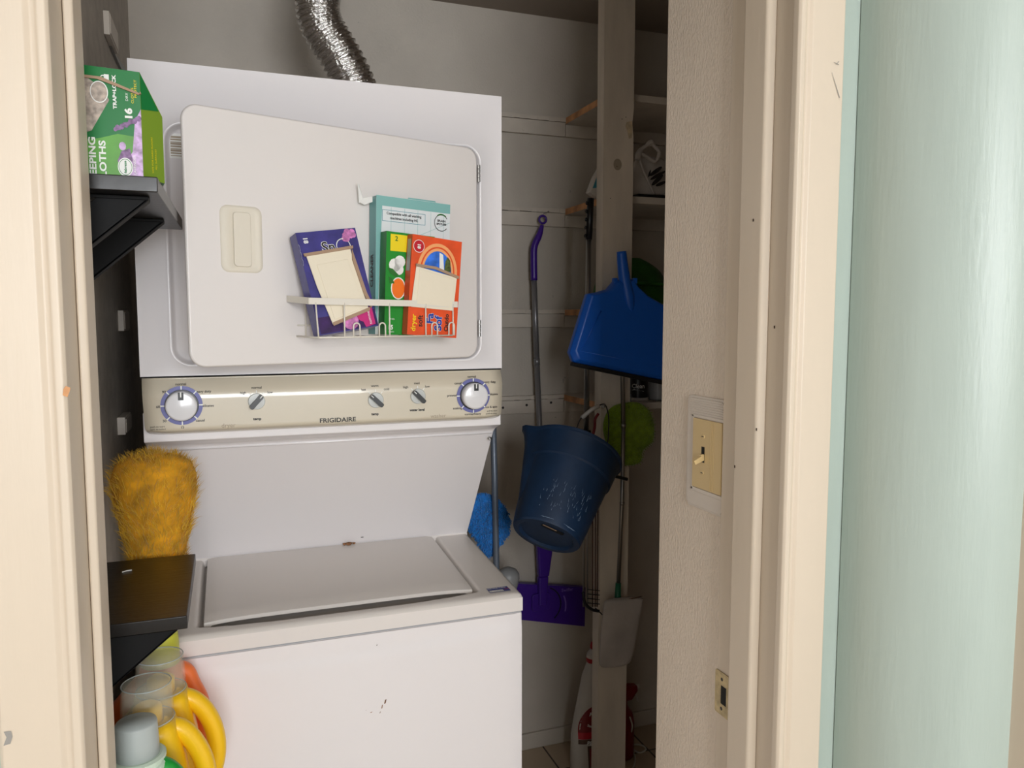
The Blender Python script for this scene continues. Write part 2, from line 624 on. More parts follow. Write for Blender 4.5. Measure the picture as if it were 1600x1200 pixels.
# light switch with its oversized plate
sw = thing('light_switch', 'ivory toggle light switch set in a large white ribbed wall plate', 'light switch', (0.733, 1.05, 1.15))
fm = frame((0.7328, 1.0675, 1.2485), (0, -1, 0), (0, 0, 1))
mb = MB('plate')
x0, x1, z0, z1 = -.0565, .0540, -.094, .094
mb.prism(rrect(x0, z0, x1, z1, .012), 0.0, 0.004, None, fm)
mb.prism(rrect(x0 + .006, z0 + .004, x1 - .004, z1 - .004, .009), 0.004, 0.0065, None, fm)
for i in range(7):
    z = .062 + i * .0038
    mb.box((x0 + .012, z, .0065), (x1 - .006, z + .0018, .0076), None, fm)
for a in ((-.036, -.0635, -.031, .063),):
    mb.box((a[0], a[1], .0065), (a[2], a[3], .0085), None, fm)
mb.box((-.036, -.0655, .0065), (.0515, -.059, .0085), None, fm)
mb.box((-.036, .059, .0065), (.0515, .0635, .0085), None, fm)
mb.build('surround', sw, bevel=0.001)
mb = MB('ivoryplate')
mb.box((-.0305, -.0575, .0066), (.0500, .0575, .0098), None, fm)
for x in (.020, .024, .028):
    mb.box((x, -.056, .0098), (x + .0015, .056, .0104), None, fm)
mb.rect(-.0045, -.013, .0045, .013, 'dark', fm, .0100)
mb.build('switch_plate', sw, bevel=0.0006)
mb = MB('ivoryplate')
fr = frame(fm((0, -.003, .0095)), fm((1, 0, 0)) - fm((0, 0, 0)), (0, 0, 1))
mb.box((-.0035, -.005, 0), (.0035, .004, .006), None, fr)
mb.add([fr(p) for p in ((-.003, -.012, .016), (.003, -.012, .016), (.003, -.006, .019), (-.003, -.006, .019),
                        (-.0038, -.006, 0), (.0038, -.006, 0), (.0038, .004, 0), (-.0038, .004, 0))],
       [(0, 1, 2, 3), (0, 4, 5, 1), (1, 5, 6, 2), (2, 6, 7, 3), (3, 7, 4, 0)])
mb.build('toggle', sw)
for z in (.030, -.030):
    mb = MB('ivoryplate')
    mb.lathe([(0.0038, 0), (0.0034, .0012), (0, .0016)], None, frame(fm((0, z, .0098)), (0, -1, 0), (0, 0, 1)), 16)
    mb.box((-.003, z - .0005, .0112), (.003, z + .0005, .0118), 'ink', fm)
    mb.build('screw', sw)

# ============================================================ closet shelves and cleats
SH = [(2.112, 'highest, above the white bag'), (1.823, 'holding the white bag'),
      (1.497, 'holding the green bag'), (1.216, 'holding the black can')]
for z, w in SH:
    t = thing('closet_shelf', 'white closet shelf with raw sawn left edge, ' + w, 'shelf',
              (1.4, 2.2, z - .02), 'closet shelves on the back wall')
    mb = MB('wood')
    x0, x1 = 1.044, 1.745
    mb.box((x0, 2.034, z - .020), (x1, BACK - .001, z))
    mb.build('board', t, bevel=0.001)
    mb = MB('cut')
    n = 16
    for i in range(n):
        y0, y1 = 2.036 + (BACK - .022 - 2.036) * i / n, 2.036 + (BACK - .022 - 2.036) * (i + 1) / n
        mb.box((x0 - .0014 - .0006 * random.random(), y0, z - .0195), (x0, y1, z - .0005))
    mb.build('sawn_edge', t, label='raw orange-brown sawn wood edge')
    mb = MB('wood')                                   # the sliver of old shelf left along the wall
    n = 30
    for i in range(n):
        a, b = .45 + (x0 - .45) * i / n, .45 + (x0 - .45) * (i + 1) / n
        d = .017 + .0022 * random.random()
        mb.box((a, BACK - d, z - .012 - .002 * random.random()), (b, BACK - .001, z - .001 * random.random()))
    mb.build('remnant', t)
for k, (z, w) in enumerate(SH):
    t = thing('shelf_cleat', 'white painted cleat under the closet shelf ' + w, 'cleat',
              (1.1, 2.36, z - .055), 'cleats under the closet shelves')
    mb = MB('wood')
    zt = z - .0205
    mb.box((.45, BACK - .016, z - .058), (1.043, BACK - .0008, z - .0145))
    mb.box((1.0445, BACK - .016, z - .058), (1.745, BACK - .0008, zt))
    mb.build('strip', t, bevel=0.0008)
    if k == 3:
        for u, v in ((786, 637), (823, 633), (861, 629)):
            p = at('Y', BACK - .0165, u, v)
            q = MB('ink')
            q.lathe([(0.0042, 0), (0.003, .002)], None, frame(p, (1, 0, 0), (0, 0, 1)), 12)
            q.build('screw', t)
    else:
        p = at('Y', BACK - .0165, (818, 888, 905)[k], (202, 340, 496)[k])
        q = MB('wood')
        q.lathe([(0.0035, 0), (0.003, .0015)], None, frame(p, (1, 0, 0), (0, 0, 1)), 12)
        q.build('screw', t)
# little marks on the back wall (old screw holes)
mb = MB('smudge')
for u, v, a, b in ((880, 595, 1.5, 9), (883, 590, 4, 1.2), (864, 463, 1, 5), (891, 299, 1.5, 5), (868, 652, 4, 1.5), (560, 35, 1.5, 1)):
    p = at('Y', BACK - .0006, u, v)
    mb.box((p.x - a * .0008, p.y, p.z - b * .0008), (p.x + a * .0008, p.y + .0004, p.z + b * .0008))
struct(mb.build('wall_marks_back'))

# the post in front of the shelves
mb = MB('post')
PX0, PX1, PY0, PY1 = 1.000, 1.0945, 1.990, 2.030
outl = []
n = 60
for i in range(n + 1):
    z = CEIL - .002 - (CEIL - .004) * i / n
    o_ = .0008 * noise.noise(V((z * 9, 0, 3)))
    if 1.98 < z < 2.03:
        o_ -= .007 * math.sin((z - 1.98) / .05 * PI) * (1 + .4 * noise.noise(V((z * 60, 5, 0))))
    outl.append((o_, z))
left = [(PX0 + .0008 * noise.noise(V((z * 14, 9, 3))), z) for _, z in outl]
poly = [(PX1 + o_, z) for o_, z in outl] + left[::-1]
fm = frame((0, PY0, 0), (1, 0, 0), (0, 0, 1))
vs = [V((x, PY0, z)) for x, z in poly] + [V((x, PY1, z)) for x, z in poly]
N = len(poly)
m1 = N // 2
fs = []
for i in range(m1 - 1):
    fs += [(i, i + 1, N - 2 - i, N - 1 - i), (N + i, N + N - 1 - i, N + N - 2 - i, N + i + 1)]
for i in range(N):
    j = (i + 1) % N
    fs.append((i, N + i, N + j, j))
mb.add(vs, fs)
p = at('Y', PY0 - .0006, 984, 198)
mb.poly([(-.010, .012), (.006, .016), (.009, .002), (.007, -.03), (-.002, -.034), (-.008, -.012), (-.014, 0)], 'peel',
        frame(p, (1, 0, 0), (0, 0, 1)))
post = tag(mb.build('wooden_post'), 'white painted upright wooden post with a chipped edge, in front of the closet shelves', 'post')
# faint round knot stain and nail holes are part of the post
ROOTS[post.name] = Matrix.Translation(post.location)
mb = MB('inkgrey')
p = at('Y', PY0 - .0005, 965, 257)
mb.disc(p.x, p.z, .013, 'inkgrey', lambda q: V((q[0], p.y, q[1])), 0, 24, .016)
mb.build('knot_stain', post, fixn=False)
for u, v in ((964, 260), (978, 183), (972, 186), (954, 310), (972, 455)):
    q = at('Y', PY0 - .0008, u, v)
    mb = MB('chipdark')
    mb.box((q.x - .0012, q.y, q.z - .001), (q.x + .0012, q.y + .0004, q.z + .001), 'chipdark')
    mb.build('nail_hole', post)

# ============================================================ the laundry centre
lc = thing('laundry_center', 'white stacked washer and dryer with a cream control panel', 'washer dryer', (0.19, 1.8, 0))
MX0, MX1 = -0.150, 0.535
DY = 1.524

# washer cabinet
WF = 1.400
mb = MB('enamel')
mb.box((MX0, WF + .001, .03), (MX1, 2.20, .887))
mb.build('washer_cabinet', lc, bevel=0.006, seg=3)
mb = MB('enamel')                       # front panel pressing: soft ridge below the top edge
nx, nz = 40, 48
x0, x1, z0, z1 = MX0 + .002, MX1 - .002, .06, .886
vs = []
for j in range(nz + 1):
    for i in range(nx + 1):
        x = x0 + (x1 - x0) * i / nx
        z = z1 - (z1 - z0) * (j / nz) ** 1.6
        s = (z1 - z)
        arc = .022 + .016 * (1 - ((x - .19) / .33) ** 2)
        y = WF - .0015 - .0034 * (1 / (1 + math.exp(-(s - arc) / .0034)))
        e = min((x - x0) / .012, (x1 - x) / .012, 1.0)
        y += .004 * (1 - e) ** 2
        vs.append((x, y, z))
fs = [(j * (nx + 1) + i, j * (nx + 1) + i + 1, (j + 1) * (nx + 1) + i + 1, (j + 1) * (nx + 1) + i)
      for j in range(nz) for i in range(nx)]
mb.add(vs, fs)
mb.build('washer_front_panel', lc, smooth=True)
# a few chips on the front
mb = MB('rust')
for u, v, a, b in ((602, 1096, 5, 9), (597, 1104, 3, 8), (594, 1113, 2, 4), (580, 1113, 5, 2), (572, 1110, 1, 1.5), (589, 1008, 2, 2.5)):
    p = at('Y', WF - .0054, u, v)
    s = .0005
    mb = MB('rust')
    mb.poly([(-a * s, -b * s), (a * s * .3, -b * s * .8), (a * s, b * s), (-a * s * .2, b * s * .6)], 'rust' if v > 1050 else 'ink',
            frame(p, (1, 0, 0), (0, 0, 1)))
    mb.build('paint_chip', lc, fixn=False)
mb = MB('dark')
mb.box((MX0 + .01, WF + .03, 0.001), (MX1 - .01, 2.19, .032))
mb.build('plinth', lc)

# washer top: height map with well for the lid
LX0, LX1, LY0, LY1 = -0.058, 0.447, 1.452, 1.775


def topz(y):
    return .925 + .021 * (y - 1.40) / .386


mb = MB('enamel_shade')
xs = sorted(set([MX0, MX0 + .003, MX0 + .008] + [LX0 - .016 + i * .004 for i in range(7)] + [LX0 + .012 + i * .024 for i in range(20)]
                + [LX1 - .012 + i * .004 for i in range(8)] + [MX1 - .06, MX1 - .03, MX1 - .008, MX1 - .003, MX1]))
ys = sorted(set([1.40, 1.403, 1.408, 1.415] + [1.42 + i * .004 for i in range(14)] + [1.49 + i * .025 for i in range(12)] + [1.778, 1.784, 1.80]))


def st_(a, b, x):
    t = max(0, min(1, (x - a) / (b - a)))
    return t * t * (3 - 2 * t)


vs = []
for y in ys:
    for x in xs:
        z = topz(y)
        ins = st_(LX0 - .010, LX0 - .002, x) * (1 - st_(LX1 + .002, LX1 + .010, x))
        cxm = (x - (LX0 + LX1) / 2) / ((LX1 - LX0) / 2)
        yf = 1.426 + .012 * abs(cxm) ** 4
        ins *= st_(yf - .006, yf + .010, y)
        z -= .019 * ins
        r = min(x - MX0, MX1 - x, y - 1.40)
        if r < .008:
            z -= .008 - math.sqrt(max(0, .008 ** 2 - (.008 - r) ** 2))
        vs.append((x, y, z))
W_ = len(xs)
fs = [(j * W_ + i, j * W_ + i + 1, (j + 1) * W_ + i + 1, (j + 1) * W_ + i) for j in range(len(ys) - 1) for i in range(W_ - 1)]
mb.add(vs, fs)
# skirt down to the seam
edge = [(MX0, 1.80), (MX0, 1.40), (MX1, 1.40), (MX1, 1.80)]
zt = [topz(1.8) - .008, .917, .917, topz(1.8) - .008]
for i in range(3):
    (xa, ya), (xb, yb) = edge[i], edge[i + 1]
    mb.add([(xa, ya, .890), (xb, yb, .890), (xb, yb, zt[i + 1]), (xa, ya, zt[i])], [(0, 1, 2, 3)], 'enamel2')
mb.add([(MX0, 1.8, .890), (MX0, 1.4, .890), (MX1, 1.4, .890), (MX1, 1.8, .890)], [(0, 1, 2, 3)])
mb.build('washer_top', lc, smooth=True)
top_obj = bpy.data.objects['washer_top']
ms = top_obj.modifiers.new('es', 'EDGE_SPLIT')
ms.split_angle = math.radians(50)
# dark seam line under the top
mb = MB('seam')
mb.box((MX0 + .002, WF + .003, .8865), (MX1 - .002, 2.19, .8905))
mb.build('seam_strip', lc)

# washer lid, front corners drop a little, front edge bowed up
mb = MB('enamel_shade')
nx, ny = 36, 16
vs_t, vs_b = [], []
for j in range(ny + 1):
    for i in range(nx + 1):
        x = LX0 + .002 + (LX1 - LX0 - .004) * i / nx
        cxm = (x - (LX0 + LX1) / 2) / ((LX1 - LX0) / 2)
        yf = LY0 - .004 + .010 * (1 - abs(cxm) ** 6) * 1.0
        y = yf + (LY1 - yf) * j / ny
        z = topz(y) + .0035 + .0015 * (1 - abs(cxm) ** 6) * (1 - st_(0, .10, y - yf))
        e = min((1 - abs(cxm)) / .03, (y - yf) / .008 + .02, 1)
        z -= .004 * (1 - e) ** 2
        zb = z - .007 - (.006 * st_(.93, .99, abs(cxm)) * (1 - st_(0, .03, y - yf)))
        vs_t.append((x, y, z))
        vs_b.append((x, y, zb))
K = len(vs_t)
W_ = nx + 1
fs = [(j * W_ + i, j * W_ + i + 1, (j + 1) * W_ + i + 1, (j + 1) * W_ + i) for j in range(ny) for i in range(nx)]
fs += [tuple(K + q for q in reversed(f)) for f in fs]
loop = [i for i in range(nx)] + [j * W_ + nx for j in range(ny)] + [ny * W_ + i for i in range(nx, 0, -1)] + [j * W_ for j in range(ny, 0, -1)]
for a, b in zip(loop, loop[1:] + loop[:1]):
    fs.append((a, K + a, K + b, b))
mb.add(vs_t + vs_b, fs)
lid = mb.build('washer_lid', lc, smooth=True)
ms = lid.modifiers.new('es', 'EDGE_SPLIT')
ms.split_angle = math.radians(55)

# rust at the lid hinge line
mb = MB('rust')
for u, v, a, b in ((545, 838, 9, 5), (538, 843, 4, 4), (553, 839, 4, 3)):
    p = at('Y', 1.768, u, v)
    mb.poly([(a * .0009 * math.cos(q) * (1 + .3 * math.sin(3 * q)), b * .0009 * math.sin(q)) for q in [i * PI / 6 for i in range(12)]],
            'rust', frame((p.x, 1.768, topz(1.768) + .0042 + .003), (1, 0, 0), (0, .7, .7)))
mb.build('rust_stain', lc, fixn=False)
# ledge where the top meets the back panel
mb = MB('enamel2')
mb.prism([(1.776, .930), (1.776, .9455), (1.780, .9505), (1.792, .9525), (1.80, .930)], MX0 + .002, MX1 - .001, None,
         lambda p: V((p[2], p[0], p[1])))
mb.build('back_ledge', lc, smooth=False, bevel=.001)

# the body behind: side profile of back panel between washer and dryer
prof = [(1.792, .93), (1.578, 1.226), (1.560, 1.236), (1.530, 1.246), (1.530, 1.30), (2.19, 1.30), (2.19, .88), (1.81, .88)]
mb = MB('enamel')
mb.prism(prof, MX0 + .001, MX1, None, lambda p: V((p[2], p[0], p[1])))
mb.build('back_panel', lc, bevel=.002)
# soft bulged line at the top of the sloping panel
mb = MB('enamel')
mb.tube([(MX0 + .012, 1.5795, 1.2225), (MX1 - .004, 1.5795, 1.2225)], .0022, None, 8)
mb.build('panel_crease', lc, smooth=True)
mb = MB('chrome')
p = at('X', MX1 - .006, 767, 680)
fm = frame((MX1 - .008, 1.5795, 1.2095), (1, 0, 0), (0, .59, .81))
mb.lathe([(0.0042, 0), (0.0042, .0016), (0.003, .0026), (0, .003)], None, fm, 16)
mb.build('screw', lc, smooth=True)
mb = MB('ink')
p = at('Y', 1.77, 565, 820)
mb.rect(-.003, -.0012, .003, .0012, 'ink', frame((p.x, 1.7655, .9662), (1, 0, 0), (0, -.59, .81)), .0012)
mb.build('badge_mark', lc, fixn=False)

# sticker on the washer top
p = at('Z', .931, 777, 918)
a_ = (at('Z', .931, 797, 915) - at('Z', .931, 757, 920)).normalized()
fm = frame((p.x, p.y, topz(p.y) + .0006), a_, (0, 1, 0))
mb = MB('stickerblue')
mb.rect(-.020, -.014, .024, .014, 'stickerblue', fm)
mb.rect(-.019, -.0125, .010, -.004, 'white', fm, .0002)
mb.text('SERVICE CALL', .000, .006, .0062, 'white', fm, z=.0003, bold=.0001)
mb.text('TECHNICIAN', -.004, -.0083, .0052, 'ink', fm, z=.0004)
mb.text('24', .018, -.003, .010, 'pxred', fm, z=.0004)
mb.build('sticker', lc, fixn=False)

# dryer cabinet with the door recess in its front
mb = MB('enamel')
z0, z1 = 1.366, 1.918
RX0, RX1, RZ0, RZ1 = -0.094, 0.486, 1.388, 1.8125
n_c = 8
inner = rrect(RX0, RZ0, RX1, RZ1, .030, n_c)


def to_outer(x, z):
    cx, cz = (RX0 + RX1) / 2, (RZ0 + RZ1) / 2
    dx, dz = x - cx, z - cz
    # proportionally stretch towards the rectangle
    sx = (MX1 - cx) / dx if dx > 0 else (MX0 - cx) / dx
    sz = (z1 - cz) / dz if dz > 0 else (z0 - cz) / dz
    s = min(sx, sz)
    return cx + dx * s, cz + dz * s


def ringpts(off, y, r=.030):
    return [(x, y, z) for x, z in rrect(RX0 - off, RZ0 - off, RX1 + off, RZ1 + off, r + off, n_c)]


outer = [(to_outer(x, z)[0], DY, to_outer(x, z)[1]) for x, z in inner]
# snap the four nearest points onto the true corners
for cxx, czz in ((MX0, z0), (MX1, z0), (MX1, z1), (MX0, z1)):
    k = min(range(len(outer)), key=lambda i: (outer[i][0] - cxx) ** 2 + (outer[i][2] - czz) ** 2)
    outer[k] = (cxx, DY, czz)
rings = [outer, ringpts(.0070, DY), ringpts(.0050, DY - .0028), ringpts(.0022, DY - .0030), ringpts(0, DY), ringpts(-.003, DY + .016),
         ringpts(-.007, DY + .019), ringpts(-.040, DY + .0195)]
n = len(inner)
vs = [p for r in rings for p in r]
fs = []
for k in range(len(rings) - 1):
    for i in range(n):
        j = (i + 1) % n
        fs.append((k * n + i, k * n + j, (k + 1) * n + j, (k + 1) * n + i))
fs.append(tuple((len(rings) - 1) * n + i for i in range(n)))
mb.add(vs, fs)
# sides, top, back, bottom
b = len(mb.v)
Y1 = 2.19
mb.add([(MX0, DY, z0), (MX1, DY, z0), (MX1, DY, z1), (MX0, DY, z1), (MX0, Y1, z0), (MX1, Y1, z0), (MX1, Y1, z1), (MX0, Y1, z1)],
       [(0, 4, 7, 3), (1, 2, 6, 5), (3, 7, 6, 2), (0, 1, 5, 4), (4, 5, 6, 7)])
dc = mb.build('dryer_cabinet', lc, smooth=True)
ms = dc.modifiers.new('es', 'EDGE_SPLIT')
ms.split_angle = math.radians(60)
mb = MB('seam')
mb.box((MX0 + .001, DY + .002, 1.3635), (MX1 - .001, 2.18, 1.3665), 'dark')
mb.build('panel_seam', lc)
mb = MB('white')
p = at('Y', DY + .018, 273, 228)
fm = frame(p, (1, 0, 0), (0, 0, 1))
mb.rect(-.010, -.022, .014, .022, 'white', fm)
for i in range(9):
    mb.box((-.007, -.018 + i * .004, 0), (.012, -.0165 + i * .004 + .001 * (i % 3), .0003), 'inkgrey', fm)
mb.build('rating_label', lc, fixn=False)

# dryer door, ajar: hinged at the right
L0 = V((-.0590, 1.345, 0))
R0 = V((.479, 1.511, 0))
du = (R0 - L0).normalized()
dfm = frame((L0.x, L0.y, 1.391), du, (0, 0, 1))            # z is outwards
DW, DH = (R0 - L0).length, .4175
mb = MB('enamel2')
mb.prism(rrect(0, 0, DW, DH, .026, 8), -.009, 0.0, None, dfm)
door = mb.build('dryer_door', lc, bevel=.004, seg=3)
mb = MB('enamel2')
mb.prism(rrect(.05, .035, DW - .05, DH - .035, .05, 8), -.036, -.0092, None, dfm)
mb.build('inner_pan', door, bevel=.006)
mb = MB('ivorymatte')
hx0, hz0, hx1, hz1 = .054, .155, .123, .264
o_ = rrect(hx0, hz0, hx1, hz1, .013, 6)
rs = [[dfm((x, z, 0.0002)) for x, z in o_],
      [dfm((x, z, 0.0022)) for x, z in rrect(hx0 + .002, hz0 + .002, hx1 - .002, hz1 - .002, .011, 6)],
      [dfm((x, z, 0.0022)) for x, z in rrect(.070, .160, .1150, .258, .009, 6)],
      [dfm((x, z, 0.0010)) for x, z in rrect(.072, .162, .1135, .256, .008, 6)],
      [dfm((x, z, 0.0008)) for x, z in rrect(.078, .166, .1100, .252, .006, 6)],
      ]
n = len(o_)
mb.add([p for r in rs for p in r],
       [(k * n + i, k * n + (i + 1) % n, (k + 1) * n + (i + 1) % n, (k + 1) * n + i) for k in range(len(rs) - 1) for i in range(n)]
       + [tuple((len(rs) - 1) * n + i for i in range(n))])
mb.build('door_handle', door, smooth=True, label='cream recessed door grip')
mb = MB('ivorymatte')
mb.prism(rrect(.0745, .1645, .1035, .2535, .006, 5), .0010, .0046, None, dfm)
mb.build('grip_bar', door, bevel=.0015)
for z in (.352, .042):
    mb = MB('chrome')
    for k in range(4):
        a = dfm((DW + .003, z + k * .0085, .001))
        bb = dfm((DW + .003, z + k * .0085 + .0075, .001))
        mb.tube([a, bb], .0032, None, 10)
    mb.build('hinge', door, smooth=False)

# control panel
PZ0, PZ1 = 1.261, 1.3635
PX_0, PX_1 = -.147, .530


def py_(z):
    t = (PZ1 - z) / (PZ1 - PZ0)
    return 1.5140 - .0165 * math.sin(min(1, t / .36) * PI / 2) + .0012 * max(0, (t - .36)) + .020 * max(0, (t - .88) / .12) ** 2


mb = MB('ivory')
rows = 40
cols = 24
vs = []
for j in range(rows + 1):
    z = PZ1 - (PZ1 - PZ0) * j / rows
    h = z - PZ0
    r = .018
    ins = 0 if h > r else r - math.sqrt(max(0, r * r - (r - h) ** 2))
    tap = .004 * (PZ1 - z) / (PZ1 - PZ0)
    xa, xb = PX_0 + tap + ins * .8, PX_1 - tap + -ins * .8
    for i in range(cols + 1):
        s = i / cols
        x = xa + (xb - xa) * s
        e = max(0, 1 - min(x - xa, xb - x) / .006)
        vs.append((x, py_(z) + .006 * e * e, z))
    # returns at both ends
W_ = cols + 1
fs = [(j * W_ + i, j * W_ + i + 1, (j + 1) * W_ + i + 1, (j + 1) * W_ + i) for j in range(rows) for i in range(cols)]
K = len(vs)
vs += [(vs[j * W_][0], 1.56, vs[j * W_][2]) for j in range(rows + 1)]
vs += [(vs[j * W_ + cols][0], 1.56, vs[j * W_][2]) for j in range(rows + 1)]
for j in range(rows):
    fs.append((j * W_, (j + 1) * W_, K + j + 1, K + j))
    q = K + rows + 1
    fs.append((j * W_ + cols, q + j, q + j + 1, (j + 1) * W_ + cols))
K2 = len(vs)
fs.append(tuple([rows * W_ + i for i in range(cols + 1)] + [K + 2 * rows + 1, K + rows]))
fs.append(tuple([i for i in range(cols + 1)] + [K + rows + 1, K]))
mb.add(vs, fs)


def pm(p):
    z = p[2] if len(p) > 2 else 0
    return V((p[0], py_(p[1]) - z, p[1]))


def pxz(u, v):
    q = at('Y', 1.497, u, v)
    return q.x, q.z


# printing on the panel
x, z = pxz(528, 656.5)
mb.text('FRIGIDAIRE', x, z, .0118, 'ink', pm, bold=.0003, sx=1.15)
x, z = pxz(357, 665)
mb.text('dryer', x, z, .011, 'inkgrey', pm)
x, z = pxz(685, 650)
mb.text('washer', x, z, .011, 'inkgrey', pm)
for s, u, v in (('normal', 282, 601), ('heavy duty', 317, 612), ('delicates', 324, 634), ('casual', 313, 657), ('15', 285, 668),
                ('30', 257, 658), ('60', 247, 636), ('90', 256, 613),
                ('high', 380, 614), ('normal', 401, 606), ('low', 422, 613), ('hot', 568, 609), ('warm', 586, 603), ('cold', 604, 608),
                ('high', 634, 605), ('med', 652, 599), ('low', 668, 604),
                ('normal', 739, 589), ('heavy duty', 765, 597), ('delicates', 770, 616), ('rinse & spin', 766, 636), ('normal/heavy', 739, 647),
                ('soaking', 715, 638), ('prewash', 707, 618), ('casual', 716, 599)):
    x, z = pxz(u, v)
    mb.text(s, x, z, .0064, 'ink', pm, bold=.0001)
for s, u, v in (('temp', 402, 654.5), ('temp', 586, 647), ('water level', 652, 640.5)):
    x, z = pxz(u, v)
    mb.text(s, x, z, .0068, 'ink', pm, bold=.0003)
for s, u, v in (('push to start', 246, 667), ('turn to select', 247, 671), ('pull to start', 769, 642), ('push to stop', 768, 646)):
    x, z = pxz(u, v)
    mb.text(s, x, z, .0046, 'ink', pm)
for u, v in ((401, 627), (587, 625), (653, 619)):
    x, z = pxz(u, v)
    for a in (50, 90, 130):
        a = math.radians(a)
        c_, s_ = math.cos(a), math.sin(a)
        mb.poly([(x + c_ * .0155 + s_ * .0007, z + s_ * .0155 - c_ * .0007), (x + c_ * .0155 - s_ * .0007, z + s_ * .0155 + c_ * .0007),
                 (x + c_ * .0205 - s_ * .0007, z + s_ * .0205 + c_ * .0007), (x + c_ * .0205 + s_ * .0007, z + s_ * .0205 - c_ * .0007)],
                'white', pm, .0006)
cp = mb.build('control_panel', lc, smooth=True, fixn=False, label='glossy cream control panel')

for u, v, du_, dv_ in ((284, 633.5, -3, 1), (739.5, 618, 4, 0)):
    x, z = pxz(u, v)
    fm = frame((x, 1.4962, z), (1, 0, 0), (0, 0, 1))
    mb = MB('ringblue')
    for k in range(8):
        a = PI / 2 + k * PI / 4
        mb.ring(0, 0, .026, .0350, 'ringblue', fm, .0002, 8, a + .035, a + PI / 4 - .035)
        mb.ring(0, 0, .026, .0350, 'white', fm, .0002, 2, a - .035, a + .035)
    mb.build('dial_ring', cp, fixn=False, label='segmented blue dial ring')
    mb = MB('knobwhite')
    mb.lathe([(0.0285, 0), (0.0285, .002), (0.0280, .003)], 'blackplas', fm, 40)
    mb.lathe([(0.0262, .003), (0.0262, .016), (0.0250, .0185), (0.022, .0195), (0, .0200)], 'knobwhite', fm, 48)
    mb.build('dial', cp, smooth=True)
    d = bpy.data.objects[[o.name for o in cp.children if o.name.startswith('dial') and not o.name.startswith('dial_')][-1]]
    ms = d.modifiers.new('es', 'EDGE_SPLIT')
    ms.split_angle = math.radians(50)
    mb = MB('blackplas')
    mb.box((-.0045, .0115, .0185), (.0045, .0250, .0212), None, fm)
    mb.box((-.0011, .0165, .0212), (.0011, .0258, .0215), 'white', fm)
    mb.build('dial_pointer', cp)
for u, v, ang in ((401, 627, 48), (587, 625, 136), (653, 619, 134)):
    x, z = pxz(u, v)
    fm = frame((x, 1.4964, z), (1, 0, 0), (0, 0, 1))
    mb = MB('knobgrey')
    mb.lathe([(0.0150, 0), (0.0150, .002), (0.0140, .0030), (0, .0034)], None, fm, 32)
    kb = mb.build('selector_knob', cp, smooth=False)
    a = math.radians(ang)
    fk = frame((x, 1.4964, z), (math.cos(a), 0, math.sin(a)), (-math.sin(a), 0, math.cos(a)))
    mb = MB('blackplas')
    mb.prism(rrect(-.0165, -.0042, .0150, .0042, .003, 4), .003, .014, None, fk)
    mb.box((.0085, -.0007, .014), (.0150, .0007, .0143), 'white', fk)
    mb.build('selector_grip', cp, bevel=.0008)

# ============================================================ foil duct
mb = MB('foil')
pts = [(.320, 1.90, 1.9225), (.320, 1.90, 1.935), (.311, 1.90, 1.985), (.287, 1.90, 2.045), (.255, 1.90, 2.10), (.226, 1.90, 2.145), (.2165, 1.90, 2.185), (.222, 1.90, 2.23),
       (.232, 1.905, 2.30), (.235, 1.91, 2.36), (.235, 1.91, CEIL - .001)]
path = catmull(pts, 42)
mb.tube(path, .0475, None, 96, ripple=lambda i, a: .0030 * math.cos((i + a / (2 * PI) * 10) * 2 * PI / 10.0)
        + .0026 * noise.noise(V((math.cos(a) * 13, math.sin(a) * 13, i * .5))))
tag(mb.build('exhaust_duct', smooth=True), 'crinkled silver foil dryer exhaust duct rising from behind the dryer top', 'duct')

# ============================================================ wire rack hung on the dryer door
rk = thing('wire_rack', 'white coated wire rack on the dryer door holding four cartons', 'rack', tuple(dfm((.3, .04, .02))))


def dm(p):
    """door frame with height above the floor instead of above the door foot"""
    return dfm((p[0], p[1] - 1.391, p[2] if len(p) > 2 else 0))


RO = .080
RZB, RZT = 1.4385, 1.497
rxl, rxr = .170, .461
mb = MB('wire')
top = [(.163, RZT + .007, .002), (rxl, RZT + .002, RO), (rxr, RZT - .001, RO), (rxr, RZT + .004, .002)]
for a, b_ in zip(top, top[1:]):
    a, b_ = V(a), V(b_)
    d = (b_ - a).normalized()
    nrm = V((d.z, 0, -d.x))
    h = .0055
    t = .0009
    P = [a + V((0, -h, 0)) - nrm * t, b_ + V((0, -h, 0)) - nrm * t, b_ + V((0, h, 0)) - nrm * t, a + V((0, h, 0)) - nrm * t,
         a + V((0, -h, 0)) + nrm * t, b_ + V((0, -h, 0)) + nrm * t, b_ + V((0, h, 0)) + nrm * t, a + V((0, h, 0)) + nrm * t]
    mb.add([dm(p) for p in P], [(0, 3, 2, 1), (4, 5, 6, 7), (0, 1, 5, 4), (1, 2, 6, 5), (2, 3, 7, 6), (3, 0, 4, 7)])
mb.build('top_band', rk)


def wire(pts, r=.0014, name='wire', n=8):
    q = MB('wire')
    q.tube([dm(p) for p in pts], r, None, n)
    return q.build(name, rk, smooth=True)


